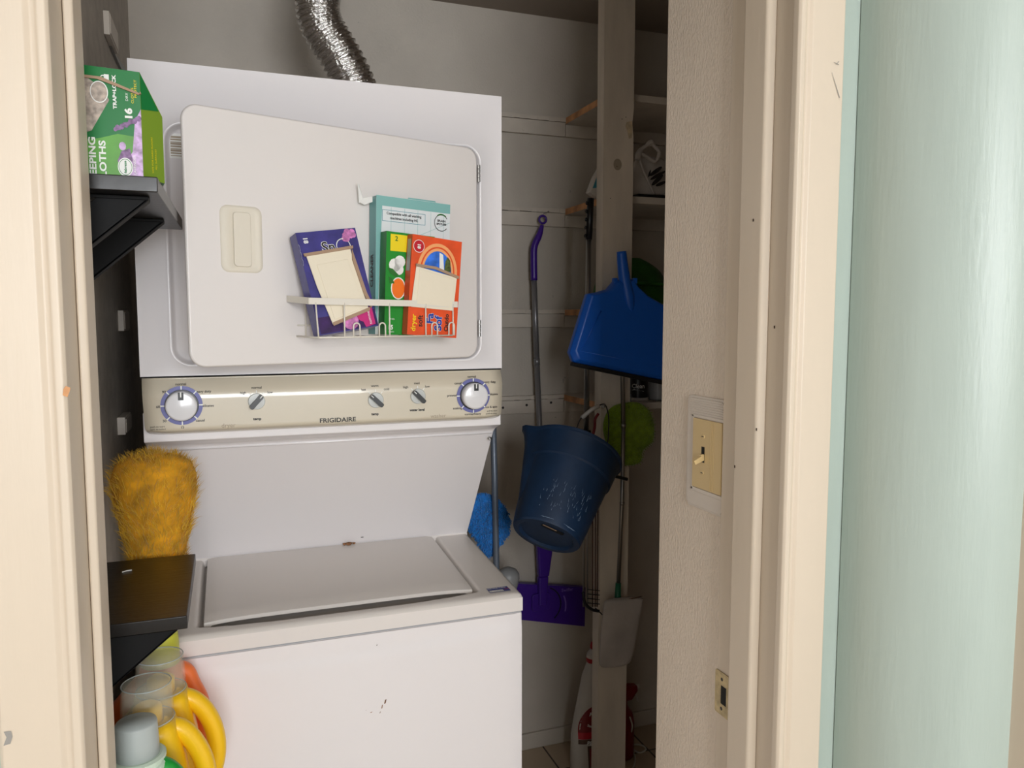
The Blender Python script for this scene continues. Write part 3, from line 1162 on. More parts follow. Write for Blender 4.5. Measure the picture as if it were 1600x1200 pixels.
wire([(.179, RZB + .001, .002), (.182, RZB, RO - .004), (.186, RZB, RO), (rxr - .012, RZB, RO), (rxr - .010, RZB, .002)], .0016, 'bottom_rim')
for x in (.185, .232, .318, .392, .451):
    wire([(x - .004 if x < .2 else x, RZT, RO), (x, RZB, RO)], .0014, 'upright')
for x in (.254, .303, .410, .447):
    wire([(x - .006, RZB, RO + .001)] + [(x + .006 * math.cos(a), RZB + .018 + .006 * math.sin(a), RO + .001) for a in [PI - i * PI / 8 for i in range(9)]]
         + [(x + .006, RZB, RO + .001)], .0014, 'loop_hook')
for x in (.20, .245, .29, .335, .38, .425):
    wire([(x, RZB, RO), (x, RZB, .003)], .0012, 'floor_wire')
for x in (.195, .43):
    wire([(x, RZB, .003), (x, RZT + .035, .003), (x + .008, RZT + .03, .003)], .0014, 'back_wire')
wire([(.18, RZB + .02, .003), (.45, RZB + .02, .003)], .0012, 'back_rail')


# cartons: local frame with origin at the lower left corner of the front face
def carton(name, label, o, w, h, d, tilt, group='cartons in the wire rack', yaw=0.0, lean=0.0):
    t = thing(name, label, 'carton', tuple(dm(o)), group)
    a = math.radians(tilt)
    base = dm(o)
    ex = (dm((1, 0, 0)) - dm((0, 0, 0))).normalized()
    ez = V((0, 0, 1))
    nn = ex.cross(ez)
    y = math.radians(yaw)
    ex = ex * math.cos(y) - nn * math.sin(y)
    x2 = ex * math.cos(a) + ez * math.sin(a)
    y2 = -ex * math.sin(a) + ez * math.cos(a)
    le = math.radians(lean)
    y2 = y2 * math.cos(le) - ex.cross(ez) * math.sin(le)
    return t, frame(base, x2, y2)


# purple, leaning left
t, fm = carton('dryer_sheet_carton', 'purple open carton of cream dryer sheets leaning at the left of the rack', (.1905, 1.4415, .074), .113, .172, .044, 8.5, lean=11)
w, h, d = .110, .176, .028
mb = MB('pxpurple')
mb.prism([(0, 0), (w, 0), (w, h), (0, h)], -d, 0, 'pxpurple', fm)
mb.rect(0.002, .002, w - .001, .030, 'pxpurpledark', fm, .0004)
for q in range(7):
    mb.disc(.094 + .009 * math.cos(q * 1.7), .164 + .006 * math.sin(q * 2.1), .0055 + .001 * (q % 2), 'pxpink', fm, .0004 + q * .00008, 9)
mb.disc(.060, .016, .015, 'pxpink', fm, .0005, 14)
mb.disc(.085, .022, .011, 'pxmagenta', fm, .0006, 14)
mb.poly([(.078, .030), (.105, .036), (.105, .004), (.086, .001)], 'pxmagenta', fm, .0007)
mb.text('summer', .096, .018, .008, 'white', fm, rot=PI / 2, z=.0009)
mb.text('Sn', .052, .146, .026, 'white', fm, z=.0006, bold=.0012)
mb.text('Sn', .052, .146, .026, 'ink', fm, z=.0009, bold=.0003)
mb.ring(.080, .146, .012, .0135, 'white', fm, .0007, 30)
mb.text('18', .014, .162, .011, 'white', fm, rot=-PI / 2, z=.0006, bold=.0004)
fl = frame(fm((0, 0, -d)), fm((0, 0, 0)) - fm((0, 0, -d)), fm((0, 1, 0)) - fm((0, 0, 0)))
for q in range(3):
    mb.ring(.022, .150 - q * .012, .008, .0092, 'pxpale', fl, -.0004, 24)
mb.build('box', t, fixn=False)
mb = MB('sheet')
P = [(.008, .135), (.090, .140), (.094, .066), (.098, .030), (.026, .014), (.014, .080)]
mb.prism(P, .0012, .0035, 'sheet', fm, side='sheet')
mb.prism([(.022, .118), (.080, .122), (.086, .062), (.086, .034), (.030, .022)], .0035, .0050, 'sheet', fm)
mb.build('dryer_sheets', t, bevel=.001)
mb = MB('board')
mb.prism([(.004, .134), (.094, .139), (.095, .144), (.003, .139)], .0036, .0065, 'board', fm)
mb.prism([(.092, .138), (.100, .060), (.106, .036), (.101, .032), (.094, .060), (.088, .120)], .0036, .006, 'board', fm)
mb.prism([(.026, .012), (.098, .028), (.100, .034), (.026, .018)], .0036, .0055, 'board', fm)
mb.build('torn_edge', t)

# teal, tall, at the back
t, fm = carton('washing_machine_cleaner_carton', 'tall pale teal carton standing at the back of the rack', (.315, 1.4415, .030), .157, .25, .03, -1.5)
w, h, d = .157, .250, .026
mb = MB('pxpale')
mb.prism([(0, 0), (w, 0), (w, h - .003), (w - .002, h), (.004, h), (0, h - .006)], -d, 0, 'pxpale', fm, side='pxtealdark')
mb.rect(0, h - .018, w, h - .0005, 'pxteal', fm, .0004)
for q in range(24):
    s = q / 24.0
    mb.rect(.0, .03 + s * .02, .001, .04, 'pxpale', fm, .0004)
mb.poly([(0, h - .018), (.012, h - .018), (.004, .02), (0, .02)], 'pxteal', fm, .0004)
for q in range(5):
    mb.box((.03 + q * .028, .09, 0), (.0304 + q * .028, h - .019, .0003), 'pxteal', fm)
mb.poly([(0, .145), (.157, .215), (.157, .2156), (0, .1456)], 'pxteal', fm, .0004)
mb.ring(.0, 0, 0, .0001, 'white', fm, .0003, 4)
x0, x1, y0, y1 = .012, .102, .205, .2255
for a in ((x0, y0, x1, y0 + .0008), (x0, y1 - .0008, x1, y1), (x0, y0, x0 + .0008, y1), (x1 - .0008, y0, x1, y1)):
    mb.rect(*a, 'teal', fm, .0005)
mb.text('Compatible with all washing', .057, .2195, .0064, 'ink', fm, z=.0006, bold=.00015)
mb.text('machines including HE', .057, .2115, .0064, 'ink', fm, z=.0006, bold=.00015)
mb.ring(.1375, .213, .0145, .0158, 'ink', fm, .0006, 30, .6, 5.6)
mb.ring(.1375, .213, .0150, .0170, 'pxleaf', fm, .0007, 10, .9, 2.2)
mb.text('SPLASH', .1375, .2165, .0056, 'ink', fm, z=.0008, bold=.0002)
mb.text('SPOTLESS', .1375, .2105, .0050, 'ink', fm, z=.0008, bold=.0002)
mb.poly([(.020, .120), (.034, .120), (.034, .150), (.028, .150), (.026, .143), (.022, .143)], 'teal', fm, .0005)
for q in range(26):
    mb.disc(.014 + .03 * random.random(), .12 + .06 * random.random(), .0008 + .0012 * random.random(), 'white', fm, .0006, 8)
mb.text('CLEANER', -.0006, .115, .014, 'ink', lambda p: fm((-.0006, p[1], -.013 + p[0])), rot=PI / 2, bold=.0004)
mb.build('box', t, fixn=False)
mb = MB('pxteal')
mb.prism([(.075, h - .001), (.145, h - .001), (.138, h + .007), (.080, h + .007)], -d + .001, -d + .002, None, fm)
mb.build('top_flap', t)
mb = MB('white')
q0, q1, q2, q3 = (.293, 1.711, .014), (.300, 1.709, .010), (.297, 1.677, .012), (.3155, 1.6755, .020)
mb.add([dm(p) for p in (q0, (.2975, 1.708, .012), (.3025, 1.683, .016), (.297, 1.676, .010))], [(0, 1, 2, 3)])
mb.add([dm(p) for p in ((.2965, 1.679, .010), (.303, 1.686, .018), (.316, 1.688, .026), (.317, 1.679, .024), (.306, 1.674, .014))], [(0, 1, 2, 3, 4)])
fo = mb.build('torn_flap', t, fixn=False, label='folded white cardboard flap')
so = fo.modifiers.new('s', 'SOLIDIFY')
so.thickness = .0012

# green, narrow
t, fm = carton('green_carton', 'green carton with an orange fruit print, half hidden behind the orange carton', (.3195, 1.4415, .056), .05, .184, .024, -2.5)
w, h, d = .100, .184, .022
mb = MB('pxgreen')
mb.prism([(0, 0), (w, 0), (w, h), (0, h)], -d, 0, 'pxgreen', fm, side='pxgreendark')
mb.rect(.008, h - .034, w, h - .004, 'pxyellow', fm, .0004)
mb.text('2', .020, h - .012, .012, 'pxgreendark', fm, z=.0006, bold=.0003)
for a in ((.018, .125, .012), (.028, .132, .011), (.026, .118, .010)):
    mb.disc(a[0], a[1], a[2], 'white', fm, .0005, 14)
mb.disc(.026, .084, .015, 'white', fm, .0005, 20, .020)
mb.disc(.026, .084, .013, 'pxfruit', fm, .0006, 20, .018)
mb.poly([(.004, .120), (.014, .118), (.026, .108), (.020, .104), (.008, .110)], 'pxleaf', fm, .0008)
mb.poly([(.006, .104), (.014, .100), (.018, .092), (.008, .092)], 'pxleaf', fm, .0008)
mb.text('15', .012, .013, .011, 'white', fm, z=.0006, bold=.0004)
mb.text('DRYER', .014, .028, .004, 'white', fm, z=.0006)
mb.text('SHEETS', .014, .005, .0035, 'white', fm, z=.0006)
mb.build('box', t, fixn=False)

# orange
t, fm = carton('orange_carton', 'orange open carton of cream dryer sheets at the right of the rack', (.3545, 1.4415, .0765), .10, .18, .05, -4.5)
w, h, d = .106, .180, .0185
mb = MB('pxorange')
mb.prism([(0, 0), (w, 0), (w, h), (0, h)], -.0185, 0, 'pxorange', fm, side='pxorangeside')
mb.disc(.056, .118, .043, 'pxpeach', fm, .0004, 40, .052)
mb.disc(.056, .118, .037, 'pxorange', fm, .0005, 40, .046)
mb.disc(.056, .118, .034, 'pxpeach', fm, .0006, 40, .043)
mb.disc(.056, .118, .030, 'pxsky', fm, .0007, 40, .038)
mb.poly([(.070, .120), (.085, .122), (.082, .142), (.076, .148), (.072, .140)], 'pxtree', fm, .0009)
mb.poly([(.058, .154), (.066, .151), (.070, .122), (.060, .122)], 'white', fm, .0008)
mb.disc(.014, .160, .0115, 'white', fm, .0006, 30)
mb.disc(.014, .160, .0105, 'pxred', fm, .0008, 30)
mb.text('18', .014, .160, .009, 'white', fm, rot=-PI / 2, z=.0010, bold=.0004)
mb.text('dryer', .012, .022, .014, 'pxyellow', fm, rot=PI / 2, z=.0006, bold=.0002)
mb.text('soft', .026, .026, .014, 'ink', fm, rot=PI / 2, z=.0006, bold=.0003)
for s, x, y in (('Fa', .046, .032), ('Sof', .0645, .024)):
    mb.text(s, x, y, .021, 'white', fm, rot=PI / 2, z=.0006, bold=.0012)
    mb.text(s, x, y, .021, 'pxblue', fm, rot=PI / 2, z=.0009, bold=.0007)
mb.text('Outdo', .082, .027, .012, 'ink', fm, rot=PI / 2, z=.0008, bold=.0003)
fl = lambda p: fm((-.0005, p[1], p[0] - .0185))
mb.add([fl((.003, .115)), fl((.016, .115)), fl((.016, .172)), fl((.003, .172))], [(0, 1, 2, 3)], 'grey')
mb.build('box', t, fixn=False)
mb = MB('sheet')
mb.prism([(.010, .124), (.098, .112), (.095, .062), (.094, .050), (.004, .050), (.006, .080)], .0012, .0030, 'sheet', fm)
mb.prism([(.016, .120), (.092, .108), (.090, .056), (.014, .056)], .0030, .0045, 'sheet', fm)
mb.build('dryer_sheets', t, bevel=.001)
mb = MB('board')
mb.prism([(.008, .123), (.050, .122), (.100, .110), (.101, .115), (.050, .127), (.008, .128)], .0032, .0055, 'board', fm)
mb.build('torn_edge', t)

# ============================================================ black wall shelves on the left wall
def wall_shelf(label, x1, ya, yb, z, rot=0.0, brackets=(.06, .24), skew=0.0, web=.085):
    t = thing('wall_shelf', label, 'shelf', (LEFT, (ya + yb) / 2, z - .018), 'black shelves on the left wall')
    mb = MB('blackwood')
    T = .018
    pts = [(LEFT + .0005, ya), (x1, ya), (x1 + skew, yb), (LEFT + .0005, yb)]
    vs = [V((x, y, z - T)) for x, y in pts] + [V((x, y, z)) for x, y in pts]
    mb.add(vs, [(0, 3, 2, 1), (4, 5, 6, 7), (0, 1, 5, 4), (1, 2, 6, 5), (2, 3, 7, 6), (3, 0, 4, 7)])
    mb.build('board', t, bevel=.0012)
    for k, yy in enumerate(brackets):
        y = ya + yy
        D = x1 - LEFT - .014
        Hh = .125
        q = MB('blackmetal')
        f2 = lambda p, y=y: V((LEFT + .0008 + p[0], y + (p[2] if len(p) > 2 else 0), z - T - .0006 - p[1]))
        th = .022
        # flat strips with real thickness: wall leg, shelf leg, diagonal brace
        q.prism([(0, 0), (.004, 0), (.004, Hh), (0, Hh)], 0, th, None, f2)
        q.prism([(0, 0), (D, 0), (D, .004), (0, .004)], 0, th, None, f2)
        q.prism([(0, Hh), (0, Hh - web), (D - web - .005, .004), (D, .004)], 0, .004, None, f2)
        q.prism([(0.0, Hh - .004), (0, Hh), (D, .0045), (D - .004, .004)], 0, th, None, f2)
        q.build('bracket', t, bevel=.0006)
    return t


zu = at('Y', 1.0, 246, 272).z
s = wall_shelf('black wall shelf high beside the dryer, carrying the green sweeping cloths box', -.073, 1.02, 1.44, zu, brackets=(.035, .27), skew=.006, web=.052)
s = wall_shelf('black wall shelf beside the washer, scratched on top, above the detergent jugs', -.063, 1.10, 1.392, at('Y', 1.1, 293, 962).z, brackets=(.012,))
s = wall_shelf('lowest black wall shelf, under the detergent jugs', -.045, 1.04, 1.392, .640, brackets=(.04, .24))
zl = at('Y', 1.1, 293, 962).z
p = at('Z', zl, 198, 893)
mb = MB('white')
mb.tube([(p.x - .006, p.y - .004, zl + .001), (p.x, p.y, zl + .0012), (p.x + .007, p.y + .002, zl + .001)], .0009, None, 6)
tag(mb.build('lint_scrap'), 'tiny white scrap of lint lying on the black shelf beside the washer', 'lint')
p = at('Z', zl, 251, 837)
mb = MB('chrome')
mb.lathe([(0.004, 0), (0.004, .002), (0.002, .003)], None, frame((p.x, p.y, zl + .0003), (1, 0, 0), (0, 1, 0)), 12)
mb.tube([(p.x, p.y, zl + .002), (p.x + .008, p.y + .001, zl + .002)], .0009, None, 6)
tag(mb.build('screw'), 'loose silver screw lying on the back edge of the black shelf beside the washer', 'screw')

# ============================================================ sweeping cloths box
P0 = V((-.0965, 1.052, zu))
A = V((-.13, 1.045, 0))
t = thing('sweeping_cloths_box', 'green open box of sweeping cloths with a lavender print on the high black shelf', 'box', tuple(P0))
pA = at('Y', 1.036, 224, 268)
base = V((pA.x, 1.036, zu))
exA = V((-1, .04, 0)).normalized()
faceA = frame(base + exA * .104, -exA, (0, 0, 1))       # front, x to the right, width .104
bx = V((.021, .030, 0))
wB = bx.length
hA, hB = .1230, .0865
FA = [base + exA * .104, base, base + bx, base + bx + V((-.006, .040, 0)), base + exA * .104 + V((-.0, .09, 0))]
hs = [.128, .1230, .0800, .0700, .125]
mb = MB('swgreen')
n = len(FA)
vs = [p.copy() for p in FA] + [p + V((0, 0, h_)) for p, h_ in zip(FA, hs)]
k0 = len(mb.v)
mb.add(vs, [(0, 1, 6, 5)], 'swgreen')
mb.add(vs, [(1, 2, 7, 6)], 'swlime')
mb.add(vs, [(2, 3, 8, 7), (3, 4, 9, 8), (4, 0, 5, 9), (0, 4, 3, 2, 1)], 'swgreen')
# printing on the front (x measured from the right edge leftwards -> use frame)
W = .104
fa = lambda p: faceA((W - (W - p[0]) * .76, p[1], p[2] if len(p) > 2 else 0))

mb.poly([(0, 0), (W, 0), (W, .047), (.070, .050), (.045, .044), (.02, .040), (0, .038)], 'swlight', fa, .0004)
mb.poly([(.072, 0), (W, 0), (W, .080), (.095, .066), (.090, .030), (.078, .016)], 'lavender', fa, .0006)
for q in range(12):
    s = q / 11
    mb.disc(.067 + .034 * s, .055 + .014 * s + .001 * math.sin(q * 2), .0026 + .0008 * (q % 2), 'lavdark', fa, .0008 + q * .00002, 10)
mb.poly([(.068, .018), (.080, .014), (.090, .020), (.086, .034), (.074, .030)], 'lavdark', fa, .0007)
mb.disc(.076, .036, .005, 'lavender', fa, .0008, 12)
mb.poly([(.0, .060), (.022, .048), (.034, .052), (.060, .088), (.052, .100), (.020, .118), (.010, .122), (0, .120)], 'clothprint', fa, .0005)
mb.disc(.0465, .0965, .0125, 'white', fa, .0007, 28)
mb.disc(.0465, .0965, .0113, 'clothprint', fa, .0009, 28)
mb.text('EEPING', .034, .0225, .0130, 'white', fa, rot=PI / 2, z=.0008, bold=.0004, sx=1.05)
mb.text('LOTHS', .0480, .0200, .0130, 'white', fa, rot=PI / 2, z=.0008, bold=.0004, sx=1.05)
mb.text('TRAP+LOCK', .0680, .0975, .0068, 'white', fa, rot=PI / 2, z=.0008, bold=.0003)
mb.text('16', .0870, .0735, .0135, 'white', fa, rot=PI / 2, z=.0008, bold=.0007)
mb.text('DRY', .0850, .0930, .0050, 'white', fa, rot=PI / 2, z=.0008)
mb.text('CLOTHS', .0930, .0950, .0048, 'pxyellow', fa, rot=PI / 2, z=.0008)
mb.text('PROTECT', .0975, .1030, .0048, 'pxyellow', fa, rot=PI / 2, z=.0008)
mb.disc(.0790, .0120, .0108, 'white', fa, .0009, 28)
mb.ring(.0790, .0120, .0088, .0095, 'swgreen', fa, .0010, 28)
mb.text('febreze', .0790, .0120, .0048, 'swgreen', fa, rot=PI / 2, z=.0011, bold=.0002)
mb.text('LAVENDER', .0925, .0150, .0048, 'white', fa, rot=PI / 2, z=.0010)
# padlock mark
mb.rect(.054, .108, .061, .117, 'white', fa, .0010)
mb.ring(.0525, .1125, .0025, .0036, 'white', fa, .0010, 16)
fb = frame(base, bx, (0, 0, 1))
mb.text('SAFE FOR HARD FLOORS', .016, .030, .0038, 'pxyellow', fb, rot=PI / 2, z=.0006)
mb.text('ALL SURFACES', .022, .026, .0038, 'pxyellow', fb, rot=PI / 2, z=.0006)
mb.poly([(.000, .080), (.030, .085), (.000, .122)], 'swgreen', fb, .0005)
mb.build('carton', t, fixn=False)
mb = MB('board')
mb.prism([(.0, .112), (.045, .1105), (.102, .096), (.1055, .0975), (.050, .1135), (0, .1150)], .0012, .0026, 'board', fa)
mb.prism([(.102, .096), (.1055, .0975), (.1045, .1005)], .0, .0026, 'board', fa)
mb.build('torn_edge', t)

# ============================================================ boxes and cable on the left wall
def wallbox(label, y0, y1, z0, z1, d):
    t = MB('plate')
    t.box((LEFT + .0004, y0, z0), (LEFT + d, y1, z1))
    t.box((LEFT + d, y0 + .004, z0 + .004), (LEFT + d + .002, y1 - .004, z1 - .004))
    return tag(t.build('junction_box', bevel=.002), label, 'junction box', 'junction boxes on the left wall')


wallbox('small white junction box on the left wall between shelf and duster', 1.885, 1.98, 1.442, 1.487, .012)
wallbox('small white junction box high on the left wall above the green box', 1.86, 1.99, 2.06, 2.108, .012)
wallbox('small white junction box low on the left wall, mostly behind the yellow duster', 1.80, 1.90, 1.225, 1.262, .016)
mb = MB('grey')
mb.prism([(1.93, 2.058), (1.965, 2.058), (2.345, 2.105), (2.345, 2.055), (2.25, 2.06)], LEFT + .0005, LEFT + .006, None, lambda p: V((p[2], p[0], p[1])))
tag(mb.build('cable_cover', bevel=.001), 'grey cable cover running down the left wall into the corner', 'cable cover')

# ============================================================ fluff helper
def strand(mb, p, d, up, length, wdt, mt, curl=.3, n=3):
    side = d.cross(V((random.uniform(-1, 1), random.uniform(-1, 1), random.uniform(-1, 1))))
    if side.length < 1e-4:
        return
    side = side.normalized() * wdt
    pts = []
    q = p.copy()
    dd = d.copy()
    for k in range(n + 1):
        pts.append(q.copy())
        q = q + dd * (length / n)
        dd = (dd + up * curl / n).normalized()
    vs = []
    for k, a in enumerate(pts[:-1]):
        s = 1 - k / n * .6
        vs += [a - side * s, a + side * s]
    vs.append(pts[-1])
    fs = [(2 * k, 2 * k + 1, 2 * k + 3, 2 * k + 2) for k in range(n - 1)] + [(2 * n - 2, 2 * n - 1, 2 * n)]
    mb.add(vs, fs, mt)


# yellow duster: head up, handle down, standing on the washer top behind the shelf
t = thing('feather_duster', 'fluffy yellow duster head standing between the left wall and the machine', 'duster', (-.125, 1.455, .93))
mb = MB('yellowcore')
cx, cyy = -.127, 1.448
core = [(.010, 1.00), (.036, 1.03), (.047, 1.07), (.057, 1.12), (.066, 1.17), (.068, 1.20), (.060, 1.222), (.040, 1.235), (.0, 1.240)]
fmc = lambda p: V((cx + p[0], cyy + p[1] * .78, p[2]))
mb.lathe(core, None, fmc, 32)


def corer(z):
    for (r0, z0), (r1, z1) in zip(core, core[1:]):
        if z0 <= z <= z1:
            return r0 + (r1 - r0) * (z - z0) / (z1 - z0)
    return .01


for i in range(12000):
    z = 1.01 + .232 * random.random() ** .8
    a = random.uniform(0, 2 * PI)
    r = corer(z) * random.uniform(.75, 1.0)
    p = fmc((r * math.cos(a), r * math.sin(a), z - .012))
    out = V((math.cos(a), math.sin(a) * .8, .0))
    cl = noise.noise(V((a * 3, z * 30, 1))) * .8
    d = (out * .22 + V((0, 0, 1)) + V((cl * .9 + random.uniform(-.4, .4), random.uniform(-.3, .3), 0))).normalized()
    strand(mb, p, d, V((cl, 0, -.9)) - out * .1, random.uniform(.016, .030), .00055, 'yellow', .9)
mb.build('fluffy_head', t, fixn=False, smooth=True)
mb = MB('blackplas')
mb.tube([(-.127, 1.448, 1.01), (-.124, 1.452, .942)], .008, None, 12)
mb.build('handle', t, smooth=True)

# ============================================================ detergent jugs
def jug(label, x, y, ztop, capr, caph, bodymat, capmat, handle=True, hx=.070, collar=None, zb=.6405, dep=.036):
    t = thing('detergent_jug', label, 'jug', (x - .02, y, zb), 'detergent jugs in a row on the lowest black shelf')
    zn = ztop - caph                      # neck level
    mb = MB(bodymat)
    sections = [(zb, .068, dep * .95), (zb + .01, .074, dep), (zn - .105, .074, dep), (zn - .070, .066, dep * .98), (zn - .040, .050, dep * .92),
                (zn - .018, capr + .004, min(dep, capr)), (zn - .002, capr + .001, capr * .96)]
    xc = [x - .020, x - .020, x - .020, x - .016, x - .006, x, x]
    n = 36
    vs = []
    for (z, rx, ry), xx in zip(sections, xc):
        for k in range(n):
            a = 2 * PI * k / n
            c_, s_ = math.cos(a), math.sin(a)
            e = .62
            xx0 = max(LEFT + .003, xx + rx * math.copysign(abs(c_) ** e, c_))
            vs.append((xx0, y + ry * math.copysign(abs(s_) ** e, s_), z))
    fs = [(i * n + k, i * n + (k + 1) % n, (i + 1) * n + (k + 1) % n, (i + 1) * n + k) for i in range(len(sections) - 1) for k in range(n)]
    fs += [tuple(reversed(range(n))), tuple((len(sections) - 1) * n + k for k in range(n))]
    mb.add(vs, fs)
    mb.build('body', t, smooth=True)
    if handle:
        mb = MB(bodymat)
        pts = [(x + capr * .5, y, zn - .012), (x + capr + .006, y, zn - .020), (x + hx - .012, y, zn - .044), (x + hx + .001, y, zn - .080),
               (x + hx + .002, y, zn - .120), (x + hx - .012, y, zn - .165), (x + hx - .034, y, zn - .195)]
        mb.tube(catmull(pts, 8), .0140, None, 14)
        mb.build('handle', t, smooth=True)
    if collar:
        mb = MB(collar)
        mb.lathe([(capr + .003, zn - .014), (capr + .007, zn - .012), (capr + .007, zn - .006), (capr + .0045, zn - .004), (capr + .0045, zn),
                  (capr + .0075, zn + .001), (capr + .0075, zn + .005), (capr + .003, zn + .007)], None, lambda p: V((x + p[0], y + p[1], p[2])), 40)
        mb.build('collar', t, smooth=False)
    mb = MB(capmat)
    f = lambda p: V((x + p[0], y + p[1], p[2]))
    mb.lathe([(capr, zn), (capr * .97, zn + caph * .5), (capr * .93, ztop - .003), (capr * .90, ztop), (capr * .0, ztop + .0002)], None, f, 40)
    mb.lathe([(capr * .93, zn), (capr * .88, ztop - .004), (0, ztop - .0045)], None, f, 40)
    mb.build('cap', t, smooth=True, fixn=True)
    o = t.children[-1]
    ms = o.modifiers.new('es', 'EDGE_SPLIT')
    ms.split_angle = math.radians(40)
    if capmat == 'capclear':
        mb = MB('capgrey')
        for zz, rr_ in ((ztop - .0008, capr * .915), (zn + .003, capr * .99)):
            mb.tube([V((x + rr_ * math.cos(q), y + rr_ * math.sin(q), zz)) for q in [i * PI / 20 for i in range(40)]], .0008, None, 6, closed=True)
            mb.build('cap_rim', t, smooth=True)
            mb = MB('capgrey')
        mb = MB(bodymat)
        mb.lathe([(capr * .55, zn - .004), (capr * .55, zn + caph * .35), (capr * .40, zn + caph * .42), (capr * .32, zn + caph * .42)], None,
                 lambda p: V((x + p[0], y + p[1], p[2])), 28)
        mb.build('spout', t, smooth=True)


jug('green detergent jug with a frosted grey cap, nearest of the row', -.1290, 1.088, .942, .0275, .052, 'juggreen', 'capgrey', True, .062, 'collar', dep=.030)
jug('yellow detergent jug with a clear cap just behind the green one', -.1240, 1.175, .955, .0355, .056, 'jug', 'capclear', True, .072)
jug('yellow detergent jug with a clear cap in front of the orange one', -.1130, 1.262, .956, .0360, .056, 'jug', 'capclear', True, .074)
jug('orange jug with a yellow-green cap, farthest of the row', -.1200, 1.350, .958, .0300, .050, 'jugorange', 'caplime', True, .058)

# ============================================================ purple flat mop on the back wall
t = thing('purple_mop', 'purple and silver flat mop hanging head down from a nail on the back wall', 'mop', (.95, 2.31, .44))
MY = 2.315
c = at('Y', MY, 848, 343)
mb = MB('purple')
mb.tube([c + V((.012 * math.cos(a), 0, .012 * math.sin(a))) for a in [i * PI / 12 for i in range(24)]], .0036, None, 10, closed=True)
pts = [at('Y', MY, 847, 352), at('Y', MY, 843, 366), at('Y', MY, 835, 385), at('Y', MY, 834, 405), at('Y', MY, 834.5, 438)]
mb.tube(catmull(pts, 8), lambda s: .006 + .005 * min(1, s * 3), None, 16)
mb.build('handle', t, smooth=True)
mb = MB('silver')
mb.tube([at('Y', MY, 834.5, 438), at('Y', MY, 838.5, 560)], .0092, None, 16)
mb.tube([at('Y', MY, 838.5, 560), at('Y', MY, 839, 570)], .0102, None, 16)
mb.tube([at('Y', MY, 839, 570), at('Y', MY, 851, 860)], .0092, None, 16)
mb.build('pole', t, smooth=True)
mb = MB('purple')
a, b_, c2 = at('Y', MY, 851, 845), at('Y', MY, 848, 900), at('Y', MY, 846, 945)
for hw0, hw1, p0, p1 in ((.030, .018, a, b_), (.018, .014, b_, c2)):
    mb.add([p0 + V((-hw0, -.012, 0)), p0 + V((hw0, -.012, 0)), p1 + V((hw1, -.016, 0)), p1 + V((-hw1, -.016, 0)),
            p0 + V((-hw0, .012, 0)), p0 + V((hw0, .012, 0)), p1 + V((hw1, .010, 0)), p1 + V((-hw1, .010, 0))],
           [(0, 1, 2, 3), (4, 7, 6, 5), (0, 4, 5, 1), (1, 5, 6, 2), (2, 6, 7, 3), (3, 7, 4, 0)])
mb.build('neck', t, bevel=.006, seg=3)
q0, q1, q2, q3 = at('Y', MY, 786, 911), at('Y', MY, 915, 918), at('Y', MY, 914, 979), at('Y', MY, 786, 966)
mb = MB('purple')
ce = (q0 + q1 + q2 + q3) / 4
P = [q0, q1, q2, q3]
mb.add([p + V((0, .002, 0)) for p in P] + [p + V((0, .022, 0)) for p in P], [(0, 1, 2, 3), (4, 7, 6, 5), (0, 4, 5, 1), (1, 5, 6, 2), (2, 6, 7, 3), (3, 7, 4, 0)])
fmh = frame(ce + V((0, .001, 0)), (1, 0, 0), (0, 0, 1))
mb.ring(-.005, -.005, .064, .071, 'purple', fmh, .002, 24, -.9, 1.2)
mb.ring(-.005, -.005, .060, .064, 'rubber', fmh, .0012, 24, -.9, 1.2)
mb.ring(-.005, -.015, .078, .083, 'purplehi', fmh, .0015, 16, -.25, .45)
mb.text('Swiffer', .081, .038, .0155, 'purplehi', fmh, z=.0012, bold=.0004)
mb.build('mop_head', t, bevel=.003)
mb = MB('rubber')
mb.prism(rrect(-.035, -.03, .03, .03, .012, 5), 0, .006, 'purple', frame(at('Y', MY - .002, 846, 940), (1, 0, 0), (0, 0, 1)))
mb.build('swivel_joint', t, bevel=.002)
p = at('Y', BACK - .017, 849, 334)
mb = MB('chrome')
mb.tube([V((p.x, BACK - .017, p.z)), V((p.x, MY - .008, p.z + .001))], .0013, None, 8)
mb.lathe([(0.003, 0), (0.003, .001)], None, frame((p.x, MY - .008, p.z + .001), (1, 0, 0), (0, 0, 1)), 10)
tag(mb.build('nail'), 'small nail in the back wall cleat, holding the purple mop', 'nail')

# ============================================================ sponge mop with black grip
SY = 1.965
t = thing('sponge_mop', 'steel mop with a ribbed black grip standing against the white post', 'mop', (.95, SY, .60))
g0, g1 = at('Y', SY, 923, 310), at('Y', SY, 920, 374)
mb = MB('blackplas')
mb.tube([g0, g1], .0095, None, 16)
for k in range(5):
    p = g0.lerp(g1, .12 + k * .2)
    mb.tube([p + V((-.010, 0, .004)), p + V((-.012, 0, 0)), p + V((-.010, 0, -.004))], .0035, None, 8)
mb.build('grip', t, smooth=True)
j0 = at('Y', SY, 916, 676)
mb = MB('chrome')
mb.tube([g1, j0], .0078, None, 16)
mb.build('pole', t, smooth=True)
mb = MB('blackplas')
mb.tube([at('Y', SY, 916, 672), at('Y', SY, 914, 700)], .014, None, 12)
mb.tube([at('Y', SY, 925, 688), at('Y', SY, 928, 697)], .008, None, 10)
mb.build('joint', t, bevel=.001)
mb = MB('labelred')
mb.tube(catmull([at('Y', SY, 935, 646), at('Y', SY, 930, 655), at('Y', SY, 929, 668), at('Y', SY, 924, 690)], 6), .004, None, 10)
mb.build('lever', t, smooth=True, label='dark red lever')
